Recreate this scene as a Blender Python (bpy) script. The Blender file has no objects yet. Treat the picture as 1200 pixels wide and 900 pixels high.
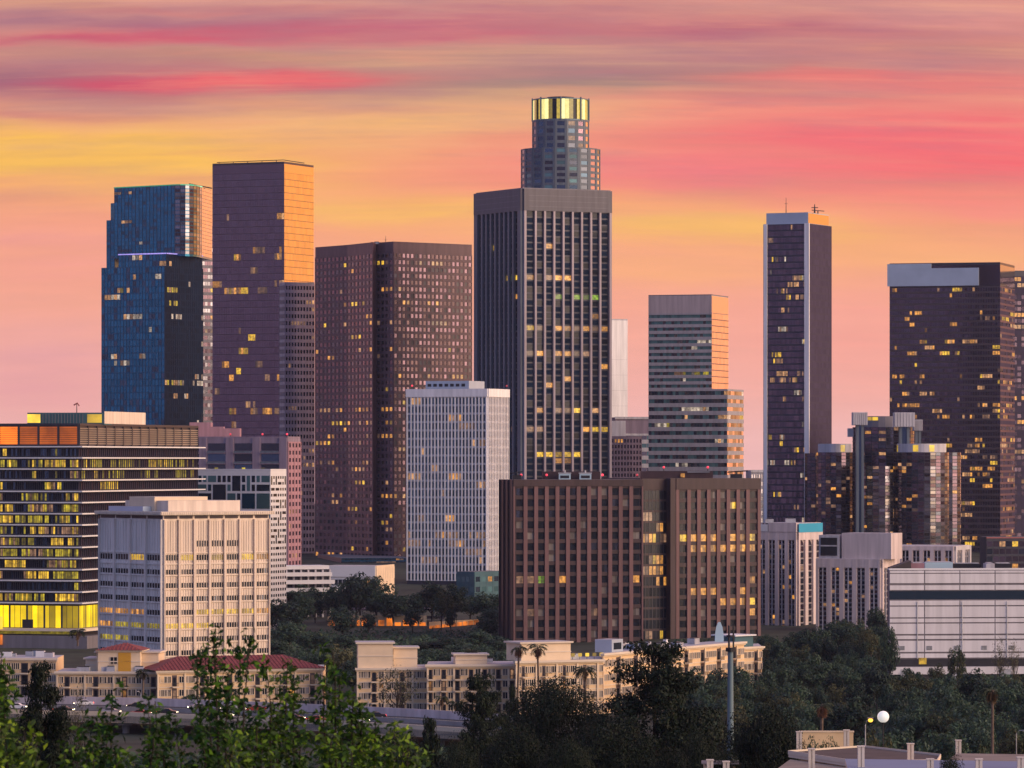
import bpy, math, random
import numpy as np
from mathutils import Vector, Matrix
from mathutils.bvhtree import BVHTree

sc = bpy.context.scene
COL = sc.collection
R = math.radians

# ------------------------------------------------------------------ camera
F = 600 / math.tan(R(6.5))          # pixels of the 1200-wide photograph per unit tangent
CAMZ = 60.0
HOR = 540.0                          # eye level in the photograph
cam_d = bpy.data.cameras.new("camera")
cam_d.sensor_fit = 'HORIZONTAL'; cam_d.sensor_width = 36.0
cam_d.lens = 18 / math.tan(R(6.5))
cam_d.shift_y = (HOR - 450) / 1200
cam_d.clip_start = 1.0; cam_d.clip_end = 60000
cam_d.dof.use_dof = True; cam_d.dof.focus_distance = 1600; cam_d.dof.aperture_fstop = 9.0
cam = bpy.data.objects.new("camera", cam_d); COL.objects.link(cam)
cam.location = (0, 0, CAMZ); cam.rotation_euler = (R(90), 0, 0)
sc.camera = cam

# ------------------------------------------------------------------ render settings, exposure
sc.view_settings.view_transform = 'Standard'
sc.view_settings.look = 'None'
sc.view_settings.exposure = 0.0
sc.view_settings.gamma = 1.0
sc.view_settings.use_curve_mapping = False
sc.render.engine = 'CYCLES'
cy = sc.cycles
cy.max_bounces = 5; cy.diffuse_bounces = 2; cy.glossy_bounces = 3; cy.transmission_bounces = 2
cy.transparent_max_bounces = 4; cy.caustics_reflective = False; cy.caustics_refractive = False
cy.sample_clamp_indirect = 4
cy.use_denoising = True
cy.use_adaptive_sampling = True; cy.adaptive_threshold = 0.01
sc.render.film_transparent = False

# ------------------------------------------------------------------ world: dusk sky
def lin(r, g, b):
    f = lambda c: (c / 255) / 12.92 if c <= 10 else ((c / 255 + .055) / 1.055) ** 2.4
    return (f(r), f(g), f(b), 1.0)

SUN_EL, SUN_AZ = 15.0, 116.0          # degrees; azimuth clockwise from the view direction (+Y)
world = bpy.data.worlds.new("World"); sc.world = world; world.use_nodes = True
nt = world.node_tree; nt.nodes.clear()
def NN(t): return nt.nodes.new(t)
def lk(a, b): nt.links.new(a, b)
def M(op, a, b=None, c=None):
    n = NN('ShaderNodeMath'); n.operation = op
    for i, v in enumerate((a, b, c)):
        if v is None: continue
        if isinstance(v, (int, float)): n.inputs[i].default_value = v
        else: lk(v, n.inputs[i])
    return n.outputs[0]
def MIX(f, a, b, mode='MIX'):
    n = NN('ShaderNodeMix'); n.data_type = 'RGBA'; n.blend_type = mode
    for sck, v in ((n.inputs[0], f), (n.inputs[6], a), (n.inputs[7], b)):
        if isinstance(v, (int, float)): sck.default_value = v
        elif isinstance(v, tuple): sck.default_value = v
        else: lk(v, sck)
    return n.outputs[2]
def RAMP(fac, pts, lo, hi):
    n = NN('ShaderNodeValToRGB'); els = n.color_ramp.elements
    for i, (p, c) in enumerate(pts):
        e = els[i] if i < 2 else els.new(.5)
        e.position = (p - lo) / (hi - lo)
        e.color = c
    lk(M('DIVIDE', M('SUBTRACT', fac, lo), hi - lo), n.inputs[0])
    return n.outputs[0]
tc = NN('ShaderNodeTexCoord')
sep = NN('ShaderNodeSeparateXYZ'); lk(tc.outputs['Generated'], sep.inputs[0])
x, y, z = sep.outputs
az = M('ARCTAN2', x, y); el = M('ARCSINE', M('MINIMUM', M('MAXIMUM', z, -1.0), 1.0))
u = M('MULTIPLY', az, F / 100); v = M('MULTIPLY', el, F / 100)   # hundredths of the photo's pixel scale, as angles
vt = M('ADD', v, M('MULTIPLY', M('MULTIPLY', M('MINIMUM', M('ABSOLUTE', u), 12.0), M('MINIMUM', M('ABSOLUTE', u), 12.0)), .003))   # the streaks fan out from a far vanishing point
def NOISE(su, sv, scale, detail=4, rough=.55, seed=0.0):
    c = NN('ShaderNodeCombineXYZ'); lk(M('MULTIPLY', u, su), c.inputs[0]); lk(M('MULTIPLY', vt, sv), c.inputs[1]); c.inputs[2].default_value = seed
    n = NN('ShaderNodeTexNoise'); n.inputs['Scale'].default_value = scale
    n.inputs['Detail'].default_value = detail; n.inputs['Roughness'].default_value = rough
    lk(c.outputs[0], n.inputs['Vector'])
    return n.outputs['Fac']
n1 = NOISE(.22, 1.0, 1.0, 3, .5, 3.1)
n2 = NOISE(.5, 4.0, 1.3, 4, .6, 7.7)
n3a = NOISE(.12, 1.6, 2.4, 5, .6, 11.3)
n4 = NOISE(.15, 5.0, 1.5, 5, .56, 21.7)      # fine wind-drawn wisps
n5 = NOISE(.26, 2.6, 1.0, 6, .60, 31.9)
n3 = M('ADD', M('MULTIPLY', n3a, .55), M('MULTIPLY', n4, .45))
def STEP(n, lo, hi): return M('MINIMUM', M('MAXIMUM', M('DIVIDE', M('SUBTRACT', n, lo), hi - lo), 0.0), 1.0)
vw = M('ADD', v, M('ADD', M('MULTIPLY', M('SUBTRACT', n1, .5), .55), M('MULTIPLY', M('SUBTRACT', n2, .5), .22)))
front = RAMP(vw, [(-1, lin(242, 192, 192)), (0.3, lin(244, 186, 180)), (1.0, lin(248, 178, 164)), (1.7, lin(252, 172, 147)),
                  (2.4, lin(254, 172, 130)), (3.0, lin(253, 168, 122)), (3.6, lin(247, 156, 122)), (4.2, lin(226, 144, 126)),
                  (4.8, lin(192, 128, 128)), (5.4, lin(192, 126, 138)), (7.0, lin(200, 145, 150))], -1, 7)
def blob(col, px, py, sx, sy, slope, color, k, noisy=.9):
    u0, v0 = (px - 600) / 100, (HOR - py) / 100
    du = M('SUBTRACT', u, u0)
    dv = M('SUBTRACT', vw, M('ADD', M('MULTIPLY', du, slope), v0))
    du = M('DIVIDE', du, sx / 100); dv = M('DIVIDE', dv, sy / 100)
    g = M('EXPONENT', M('MULTIPLY', M('ADD', M('MULTIPLY', du, du), M('MULTIPLY', dv, dv)), -1.0))
    g = M('MULTIPLY', g, M('ADD', M('MULTIPLY', M('SUBTRACT', n3, .5), noisy * 3.4), 1.0))
    g = M('MINIMUM', M('MAXIMUM', M('MULTIPLY', g, k), 0.0), 1.0)
    return MIX(g, col, lin(*color))
BLOBS = [
 (680, 70, 620, 40, 0, (178, 128, 130), .85, .5), (480, 132, 230, 30, .01, (246, 192, 132), .95, .4), (640, 122, 120, 22, 0, (236, 184, 136), .7, .4), (380, 66, 260, 16, .02, (196, 150, 132), .8, .6), (60, 100, 300, 38, 0, (184, 120, 126), .8, .5), (1100, 60, 300, 40, 0, (216, 132, 126), .6, .5), (1000, 170, 420, 70, 0, (248, 132, 126), .6, .4),
 (1040, 400, 200, 60, 0, (255, 165, 150), .5), (70, 300, 200, 45, 0, (247, 160, 148), .7), (40, 440, 130, 60, 0, (236, 165, 165), .7),
 (560, 200, 330, 22, 0, (250, 142, 128), .75), (1080, 170, 300, 52, .0, (248, 114, 118), 1.1, .5), (820, 205, 210, 22, .03, (249, 128, 128), .85),
 (1180, 200, 200, 30, 0, (252, 108, 114), .9, .5), (1150, 250, 200, 22, 0, (252, 140, 132), .6), (250, 265, 200, 12, 0, (250, 158, 125), .5),
 (90, 186, 300, 36, 0, (255, 194, 88), 1.3, .5), (330, 215, 150, 18, 0, (255, 182, 108), .6), (480, 243, 210, 18, 0, (255, 192, 98), 1.0),
 (470, 142, 190, 20, .02, (250, 186, 116), .8), (850, 272, 260, 20, 0, (255, 190, 104), 1.0), (1120, 300, 160, 16, 0, (255, 184, 116), .6),
 (780, 320, 200, 14, 0, (255, 180, 120), .5),
 (60, 100, 300, 15, 0, (160, 106, 122), .95), (330, 125, 220, 14, 0, (224, 150, 122), .6), (20, 138, 160, 8, 0, (216, 132, 118), .6),
 (660, 92, 300, 17, .02, (160, 130, 124), .9), (560, 110, 140, 8, .03, (214, 164, 124), .6), (900, 110, 160, 10, 0, (208, 128, 120), .5),
 (320, 66, 240, 9, .02, (206, 150, 122), .7), (110, 70, 160, 7, 0, (188, 128, 122), .5),
 (130, 28, 260, 15, 0, (170, 112, 128), .85), (440, 28, 220, 13, .01, (188, 98, 124), .85), (860, 30, 260, 17, -.02, (186, 102, 120), .85),
 (700, 6, 300, 8, 0, (205, 140, 132), .6), (1130, 20, 150, 16, -.06, (226, 150, 142), .8), (1100, 62, 190, 11, -.03, (214, 138, 124), .7),
 (980, 88, 180, 8, 0, (238, 120, 116), .7), (1130, 100, 160, 14, 0, (238, 126, 122), .7),
 (40, 6, 160, 8, 0, (206, 142, 128), .8), (260, 10, 120, 5, 0, (222, 128, 118), .6),
 (230, 42, 210, 11, .045, (216, 86, 110), .85), (60, 52, 120, 6, .05, (205, 84, 112), .7),
 (270, 95, 170, 11, .03, (240, 82, 102), .95), (140, 98, 90, 5, .02, (214, 82, 104), .7), (390, 88, 70, 5, .03, (240, 96, 104), .6),
 (560, 40, 150, 6, .02, (206, 96, 118), .6),
]
for b in BLOBS: front = blob(front, *b)
high = STEP(v, 2.4, 4.4)
front = MIX(M('MULTIPLY', M('MULTIPLY', STEP(n4, .50, .75), high), .38), front, lin(240, 184, 136))
front = MIX(M('MULTIPLY', M('MULTIPLY', STEP(n5, .48, .72), high), .52), front, lin(166, 116, 134))
front = MIX(M('MULTIPLY', M('MULTIPLY', STEP(n5, .46, .30), high), .40), front, lin(244, 150, 126))
front = MIX(M('MULTIPLY', M('MULTIPLY', STEP(n4, .46, .26), high), .18), front, lin(206, 96, 120))
streak = M('ADD', M('ADD', M('MULTIPLY', M('SUBTRACT', n2, .5), .16), M('MULTIPLY', M('SUBTRACT', n4, .5), M('ADD', M('MULTIPLY', high, .09), .06))), 1.0)
cs = NN('ShaderNodeCombineXYZ'); [lk(streak, cs.inputs[i]) for i in range(3)]
front = MIX(1.0, front, cs.outputs[0], 'MULTIPLY')
# the rest of the sky: afterglow to the west (+X), blue dusk to the east and overhead
deg = M('MULTIPLY', el, 180 / math.pi)
west = RAMP(deg, [(-2, lin(250, 160, 90)), (4, lin(255, 170, 70)), (8, lin(255, 150, 90)), (14, lin(240, 145, 120)), (25, lin(165, 132, 142)), (50, lin(95, 104, 134)), (90, lin(75, 85, 125))], -2, 90)
east = RAMP(deg, [(-2, lin(104, 88, 112)), (3, lin(106, 92, 122)), (8, lin(104, 106, 142)), (20, lin(96, 110, 152)), (50, lin(88, 100, 145)), (90, lin(75, 85, 125))], -2, 90)
wwest = M('EXPONENT', M('MULTIPLY', M('POWER', M('ABSOLUTE', M('DIVIDE', M('SUBTRACT', az, .80), .62)), 2.0), -1.0))
wfr = M('MINIMUM', M('MAXIMUM', M('DIVIDE', M('SUBTRACT', 1.5, M('ABSOLUTE', az)), 1.0), 0.0), 1.0)
pink = RAMP(deg, [(-2, lin(235, 165, 160)), (6, lin(235, 145, 130)), (12, lin(200, 138, 132)), (25, lin(146, 128, 142)), (50, lin(92, 103, 134)), (90, lin(75, 85, 125))], -2, 90)
rest = MIX(wfr, east, pink)
rest = MIX(wwest, rest, west)
infr = M('MINIMUM', M('MAXIMUM', M('DIVIDE', M('SUBTRACT', .32, M('ABSOLUTE', az)), .16), 0.0), 1.0)
inel = M('MINIMUM', M('MAXIMUM', M('DIVIDE', M('SUBTRACT', 9.5, deg), 3.5), 0.0), 1.0)
cloudsky = MIX(M('MULTIPLY', infr, inel), rest, front)
nish = NN('ShaderNodeTexSky'); nish.sky_type = 'NISHITA'; nish.sun_disc = False
nish.sun_elevation = R(SUN_EL); nish.sun_rotation = R(SUN_AZ)
bg1 = NN('ShaderNodeBackground'); lk(cloudsky, bg1.inputs[0]); lk(M('SUBTRACT', 2.7, M('MULTIPLY', M('MULTIPLY', infr, inel), 1.7)), bg1.inputs[1])   # sky out of view is made brighter to add fill light
bg2 = NN('ShaderNodeBackground'); lk(nish.outputs[0], bg2.inputs[0]); bg2.inputs[1].default_value = 0.05
# Nishita's clear air is seen where the clouds do not cover: weight by (1 - cloud cover)
mixs = NN('ShaderNodeMixShader')
cover = M('ADD', M('MULTIPLY', M('MULTIPLY', infr, inel), .25), .75)
lk(cover, mixs.inputs[0]); lk(bg2.outputs[0], mixs.inputs[1]); lk(bg1.outputs[0], mixs.inputs[2])
wo = NN('ShaderNodeOutputWorld'); lk(mixs.outputs[0], wo.inputs[0])

# ------------------------------------------------------------------ sun: the last soft warm light from the west
sd = bpy.data.lights.new("sun", 'SUN'); sd.energy = 4.2; sd.angle = R(55); sd.color = (1.0, .71, .48)
sun = bpy.data.objects.new("sun", sd); COL.objects.link(sun)
a_, e_ = R(SUN_AZ), R(SUN_EL)
sv = Vector((math.sin(a_) * math.cos(e_), math.cos(a_) * math.cos(e_), math.sin(e_)))   # towards the sun
sun.rotation_euler = sv.to_track_quat('Z', 'Y').to_euler()
sun.location = sv * 3000

# ------------------------------------------------------------------ materials
MATS = {}
def _new(name):
    m = bpy.data.materials.new(name); m.use_nodes = True
    MATS[name] = m
    t = m.node_tree
    return m, t, t.nodes['Principled BSDF']
def mat(name, c, rough=.75, metal=0.0, var=.18, scale=.12, streak=.0, spec=.3, trans=0.0):
    """an opaque surface whose tone wanders with dirt and wear; c is the linear base colour"""
    m, t, p = _new(name)
    g = t.nodes.new('ShaderNodeNewGeometry')
    n = t.nodes.new('ShaderNodeTexNoise'); n.inputs['Scale'].default_value = scale; n.inputs['Detail'].default_value = 6
    if streak:
        mp = t.nodes.new('ShaderNodeMapping'); mp.inputs['Scale'].default_value = (1, 1, .08)
        t.links.new(g.outputs['Position'], mp.inputs[0]); t.links.new(mp.outputs[0], n.inputs['Vector'])
        n.inputs['Scale'].default_value = .6
    else:
        t.links.new(g.outputs['Position'], n.inputs['Vector'])
    r = t.nodes.new('ShaderNodeValToRGB')
    r.color_ramp.elements[0].position = .3; r.color_ramp.elements[1].position = .7
    r.color_ramp.elements[0].color = tuple(max(0, q * (1 - var)) for q in c[:3]) + (1,)
    r.color_ramp.elements[1].color = tuple(min(1, q * (1 + var)) for q in c[:3]) + (1,)
    t.links.new(n.outputs['Fac'], r.inputs[0]); t.links.new(r.outputs[0], p.inputs['Base Color'])
    p.inputs['Roughness'].default_value = rough; p.inputs['Metallic'].default_value = metal
    p.inputs['Specular IOR Level'].default_value = spec
    return m
def rnd(t):
    """a random number for every pane, whether it is an object or an island of a larger mesh"""
    g = t.nodes.new('ShaderNodeNewGeometry'); o = t.nodes.new('ShaderNodeObjectInfo')
    a = t.nodes.new('ShaderNodeMath'); a.operation = 'ADD'
    t.links.new(g.outputs['Random Per Island'], a.inputs[0]); t.links.new(o.outputs['Random'], a.inputs[1])
    f = t.nodes.new('ShaderNodeMath'); f.operation = 'FRACT'; t.links.new(a.outputs[0], f.inputs[0])
    w = t.nodes.new('ShaderNodeTexWhiteNoise'); w.noise_dimensions = '1D'; t.links.new(f.outputs[0], w.inputs['W'])
    return f.outputs[0], w.outputs['Color'], g.outputs['Normal']
def glass(name, c, rough=.12, metal=.85, tilt=.028, var=.30):
    m, t, p = _new(name)
    f, col, nrm = rnd(t)
    s = t.nodes.new('ShaderNodeVectorMath'); s.operation = 'SUBTRACT'; t.links.new(col, s.inputs[0]); s.inputs[1].default_value = (.5, .5, .5)
    k = t.nodes.new('ShaderNodeVectorMath'); k.operation = 'SCALE'; t.links.new(s.outputs[0], k.inputs[0]); k.inputs[3].default_value = tilt
    a = t.nodes.new('ShaderNodeVectorMath'); a.operation = 'ADD'; t.links.new(nrm, a.inputs[0]); t.links.new(k.outputs[0], a.inputs[1])
    nn = t.nodes.new('ShaderNodeVectorMath'); nn.operation = 'NORMALIZE'; t.links.new(a.outputs[0], nn.inputs[0])
    t.links.new(nn.outputs[0], p.inputs['Normal'])
    r = t.nodes.new('ShaderNodeValToRGB')
    r.color_ramp.elements[0].color = tuple(q * (1 - var) for q in c) + (1,)
    r.color_ramp.elements[1].color = tuple(min(1, q * (1 + var)) for q in c) + (1,)
    t.links.new(f, r.inputs[0]); t.links.new(r.outputs[0], p.inputs['Base Color'])
    p.inputs['Roughness'].default_value = rough; p.inputs['Metallic'].default_value = metal
    if metal < .2: p.inputs['Specular IOR Level'].default_value = .05 if name.startswith('matte') else .18
    return m
def lit(name, c, k, base=(.03, .03, .04), vary=.7, nscale=.9):
    """a lit room behind glass"""
    m, t, p = _new(name)
    f, col, nrm = rnd(t)
    p.inputs['Base Color'].default_value = base + (1,); p.inputs['Roughness'].default_value = .2
    p.inputs['Emission Color'].default_value = c + (1,)
    g = t.nodes.new('ShaderNodeNewGeometry'); n = t.nodes.new('ShaderNodeTexNoise'); n.inputs['Scale'].default_value = nscale
    n.inputs['Detail'].default_value = 3
    t.links.new(g.outputs['Position'], n.inputs['Vector'])
    mr = t.nodes.new('ShaderNodeMapRange'); t.links.new(n.outputs['Fac'], mr.inputs[0])
    mr.inputs[1].default_value = .3; mr.inputs[2].default_value = .7; mr.inputs[3].default_value = 1 - vary; mr.inputs[4].default_value = 1.25
    mu = t.nodes.new('ShaderNodeMath'); mu.operation = 'MULTIPLY_ADD'; t.links.new(f, mu.inputs[0]); mu.inputs[1].default_value = 1.25; mu.inputs[2].default_value = .22
    m2 = t.nodes.new('ShaderNodeMath'); m2.operation = 'MULTIPLY'; t.links.new(mu.outputs[0], m2.inputs[0]); t.links.new(mr.outputs[0], m2.inputs[1])
    m3 = t.nodes.new('ShaderNodeMath'); m3.operation = 'MULTIPLY'; t.links.new(m2.outputs[0], m3.inputs[0]); m3.inputs[1].default_value = k
    t.links.new(m3.outputs[0], p.inputs['Emission Strength'])
    m.cycles.emission_sampling = 'NONE'
    return m
def leafmat(name, c1, c2, tr=.25, rough=.6):
    m, t, p = _new(name)
    f, col, nrm = rnd(t)
    r = t.nodes.new('ShaderNodeValToRGB'); r.color_ramp.elements[0].color = c1 + (1,); r.color_ramp.elements[1].color = c2 + (1,)
    t.links.new(f, r.inputs[0])
    oi = t.nodes.new('ShaderNodeObjectInfo'); mr = t.nodes.new('ShaderNodeMapRange'); t.links.new(oi.outputs['Random'], mr.inputs[0]); mr.inputs[3].default_value = .62; mr.inputs[4].default_value = 1.5
    hs = t.nodes.new('ShaderNodeHueSaturation'); t.links.new(mr.outputs[0], hs.inputs['Value']); t.links.new(r.outputs[0], hs.inputs['Color'])   # every tree has its own green
    mh_ = t.nodes.new('ShaderNodeMapRange'); t.links.new(oi.outputs['Random'], mh_.inputs[0]); mh_.inputs[3].default_value = .52; mh_.inputs[4].default_value = .47; t.links.new(mh_.outputs[0], hs.inputs['Hue'])
    r = hs
    t.links.new(r.outputs[0], p.inputs['Base Color'])
    p.inputs['Roughness'].default_value = rough; p.inputs['Specular IOR Level'].default_value = .2
    if tr:
        tl = t.nodes.new('ShaderNodeBsdfTranslucent'); t.links.new(r.outputs[0], tl.inputs[0])
        mx = t.nodes.new('ShaderNodeMixShader'); mx.inputs[0].default_value = tr
        out = t.nodes['Material Output']
        t.links.new(p.outputs[0], mx.inputs[1]); t.links.new(tl.outputs[0], mx.inputs[2]); t.links.new(mx.outputs[0], out.inputs[0])
    return m

# walls
mat('cream_stone', (.76, .62, .49), .8, streak=1, var=0.17)
mat('cream_stone_shaded', (.78, .71, .64), .8, streak=1, var=0.17)  # greyer copy of the cream stone; the unlit face's tone put into colour
mat('rose_granite', (.150, .078, .080), .55, streak=1, var=0.20)
mat('brown_granite', (.048, .027, .030), .5, streak=1, var=0.26)
mat('bronze_frame', (.085, .065, .070), .4, metal=.3, var=.12)
mat('dark_frame', (.05, .05, .065), .4, metal=.3, var=.12)
mat('twin_granite', (.13, .068, .075), .45, streak=1, var=0.20)
mat('pale_granite', (.42, .35, .36), .6, streak=1, var=0.17)
mat('grey_granite', (.19, .175, .19), .6, streak=1, var=0.17)
mat('bluegrey_granite', (.115, .14, .165), .5, streak=1, var=0.20)
mat('white_rib', (.82, .79, .78), .6, streak=1, var=0.14)
mat('white_panel', (.70, .67, .68), .55, streak=1, var=0.12)
mat('white_paint', (.74, .72, .71), .6, var=.06)
mat('mauve_concrete', (.62, .52, .50), .8, streak=1, var=0.20)
mat('mauve_stucco', (.26, .20, .25), .85, streak=1, var=0.20)
mat('mauve_granite', (.50, .36, .38), .6, streak=1, var=0.17)
mat('cap_grey', (.135, .125, .135), .6, streak=1, var=.15)
mat('band_grey', (.36, .34, .37), .6, streak=1, var=.15)
mat('pink_stucco', (.38, .21, .24), .85, streak=1, var=0.20)
mat('light_concrete', (.52, .50, .52), .8, streak=1, var=0.20)
mat('stucco', (.78, .55, .31), .9, var=.10, scale=.3)
mat('stucco_pale', (.80, .62, .42), .9, var=.08, scale=.3)
mat('ochre_stucco', (.62, .32, .04), .9, var=.1)
mat('trim', (.74, .62, .48), .8, var=.08)
mat('red_tile', (.24, .055, .05), .8, var=.25, scale=1.2)
mat('roof_gravel', (.16, .15, .16), .95, var=.25, scale=.5)
mat('roof_light', (.42, .40, .41), .9, var=.12, scale=.3)
mat('steel', (.30, .31, .33), .4, metal=.6)
mat('unit_metal', (.42, .43, .46), .5, metal=.3, var=.2, scale=.8)
mat('dark_metal', (.03, .03, .035), .5, metal=.3)
mat('navy_frame', (.004, .016, .040), .6, spec=.08, var=.1)
mat('plum_frame', (.055, .046, .072), .6, spec=.08, var=.1)
mat('bronze_louver', (.30, .25, .20), .5, metal=.2, var=.2)
mat('teal_paint', (.02, .34, .52), .5, var=.05)
mat('teal_wall', (.05, .12, .14), .6, var=.12)
mat('pale_blue', (.42, .58, .66), .5, var=.06)
mat('light_cap', (.42, .50, .60), .4, metal=.2, var=.08)
mat('asphalt', (.055, .053, .056), .9, var=.2, scale=.25)
mat('concrete', (.30, .28, .27), .9, var=.15, scale=.3)
mat('paint_line', (.70, .68, .62), .8)
mat('soil', (.030, .038, .024), .95, var=.6, scale=.05)
mat('bark', (.050, .038, .030), .95, var=.3, scale=2)
mat('palm_bark', (.14, .10, .075), .95, var=.3, scale=2)
mat('car_dark', (.02, .022, .028), .25, metal=.3, var=.05)
mat('car_silver', (.36, .37, .39), .3, metal=.5, var=.05)
mat('car_white', (.70, .70, .70), .3, var=.04)
mat('car_red', (.30, .02, .02), .3, var=.05)
mat('tyre', (.015, .015, .015), .9)
mat('globe', (.80, .78, .74), .4, var=.02)
mat('roof_warm', (.24, .20, .165), .9, var=.2, scale=.4)
mat('roof_brown', (.085, .070, .066), .9, var=.2, scale=.4)
mat('roof_blue', (.17, .22, .33), .7, var=.12)
mat('post_white', (.66, .58, .50), .8, var=.06)
mat('mast_teal', (.14, .20, .23), .5, metal=.3)
# glass
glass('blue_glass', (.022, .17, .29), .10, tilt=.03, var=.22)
glass('bronze_glass', (.16, .115, .15), .07, tilt=.02, var=.12)
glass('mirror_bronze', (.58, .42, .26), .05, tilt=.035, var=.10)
glass('plum_glass', (.105, .07, .095), .12)
glass('rose_glass', (.060, .040, .046), .16, tilt=.03)
glass('dark_glass', (.06, .07, .095), .12)
glass('navy_glass', (.06, .10, .155), .12)
glass('teal_glass', (.09, .20, .22), .15, metal=.3)
glass('grey_glass', (.19, .19, .23), .12)
glass('violet_glass', (.105, .08, .112), .14, tilt=.03, var=.2)
glass('ice_glass', (.07, .13, .19), .12)
glass('black_glass', (.012, .016, .024), .15, metal=.05)
glass('blind_pane', (.16, .14, .13), .5, metal=0, var=.5)
glass('matte_plum', (.055, .045, .080), .55, metal=.0, tilt=.01, var=.15)
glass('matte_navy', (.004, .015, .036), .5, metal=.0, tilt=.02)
glass('silver_glass', (.14, .13, .13), .12, tilt=.03)
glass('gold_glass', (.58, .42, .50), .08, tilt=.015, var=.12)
# light
lit('lit_amber', (1.0, .42, .07), .80)
lit('lit_warm', (1.0, .50, .20), .60)
lit('lit_yellow', (1.0, .58, .04), .90)
lit('lit_lime', (.80, .60, .03), .55)
lit('lit_dim', (.80, .42, .22), .32)
lit('lit_pale', (.9, .72, .55), .55)
lit('lit_green', (.45, .75, .05), .55)
lit('lobby', (1.0, .66, .0), 1.05, vary=.25, nscale=.15)
lit('louver_glow', (1.0, .20, .01), 1.0, vary=.5, nscale=.12)
lit('crown_bright', (1.0, .86, .30), 1.3, vary=.1)
lit('crown_dim', (.62, .44, .05), .75, vary=.2)
lit('cap_yellow', (1.0, .62, .05), 1.0, vary=.6, nscale=.15)
lit('beacon', (1.0, .04, .08), 1.3, vary=0)
lit('orange_flood', (1.0, .24, .02), .9, vary=.7, nscale=.25)
lit('lamp_amber', (1.0, .50, .05), 2.0, vary=0)
lit('head_lamp', (1.0, .80, .5), 14, vary=0)
lit('tail_lamp', (1.0, .05, .02), 8, vary=0)
lit('roof_edge_green', (.10, .85, .45), .6, vary=.1)
lit('roof_edge_violet', (.45, .35, .95), .7, vary=.2)
lit('neon_red', (1.0, .25, .2), 1.1, vary=.1)
lit('globe_glow', (1.0, .94, .86), .55, base=(.7, .7, .7), vary=0)
# leaves
leafmat('leaf_grove', (.024, .050, .032), (.064, .104, .062))  # lightened so that distance haze sits in the leaf colour
leafmat('leaf_hazed', (.022, .044, .036), (.060, .092, .070))  # greyed towards blue likewise, haze carried by the colour
leafmat('leaf_pine', (.006, .013, .007), (.018, .031, .014), .10)
leafmat('leaf_olive', (.045, .055, .024), (.105, .110, .050))
leafmat('leaf_pale', (.10, .095, .060), (.19, .17, .11))
leafmat('leaf_palm', (.030, .045, .022), (.085, .098, .050), .15)
leafmat('leaf_dry', (.12, .075, .035), (.22, .14, .07), .1)
leafmat('leaf_fresh', (.05, .15, .010), (.21, .38, .03), .40, .45)
leafmat('leaf_deep', (.012, .035, .008), (.045, .10, .014), .3, .45)
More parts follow.
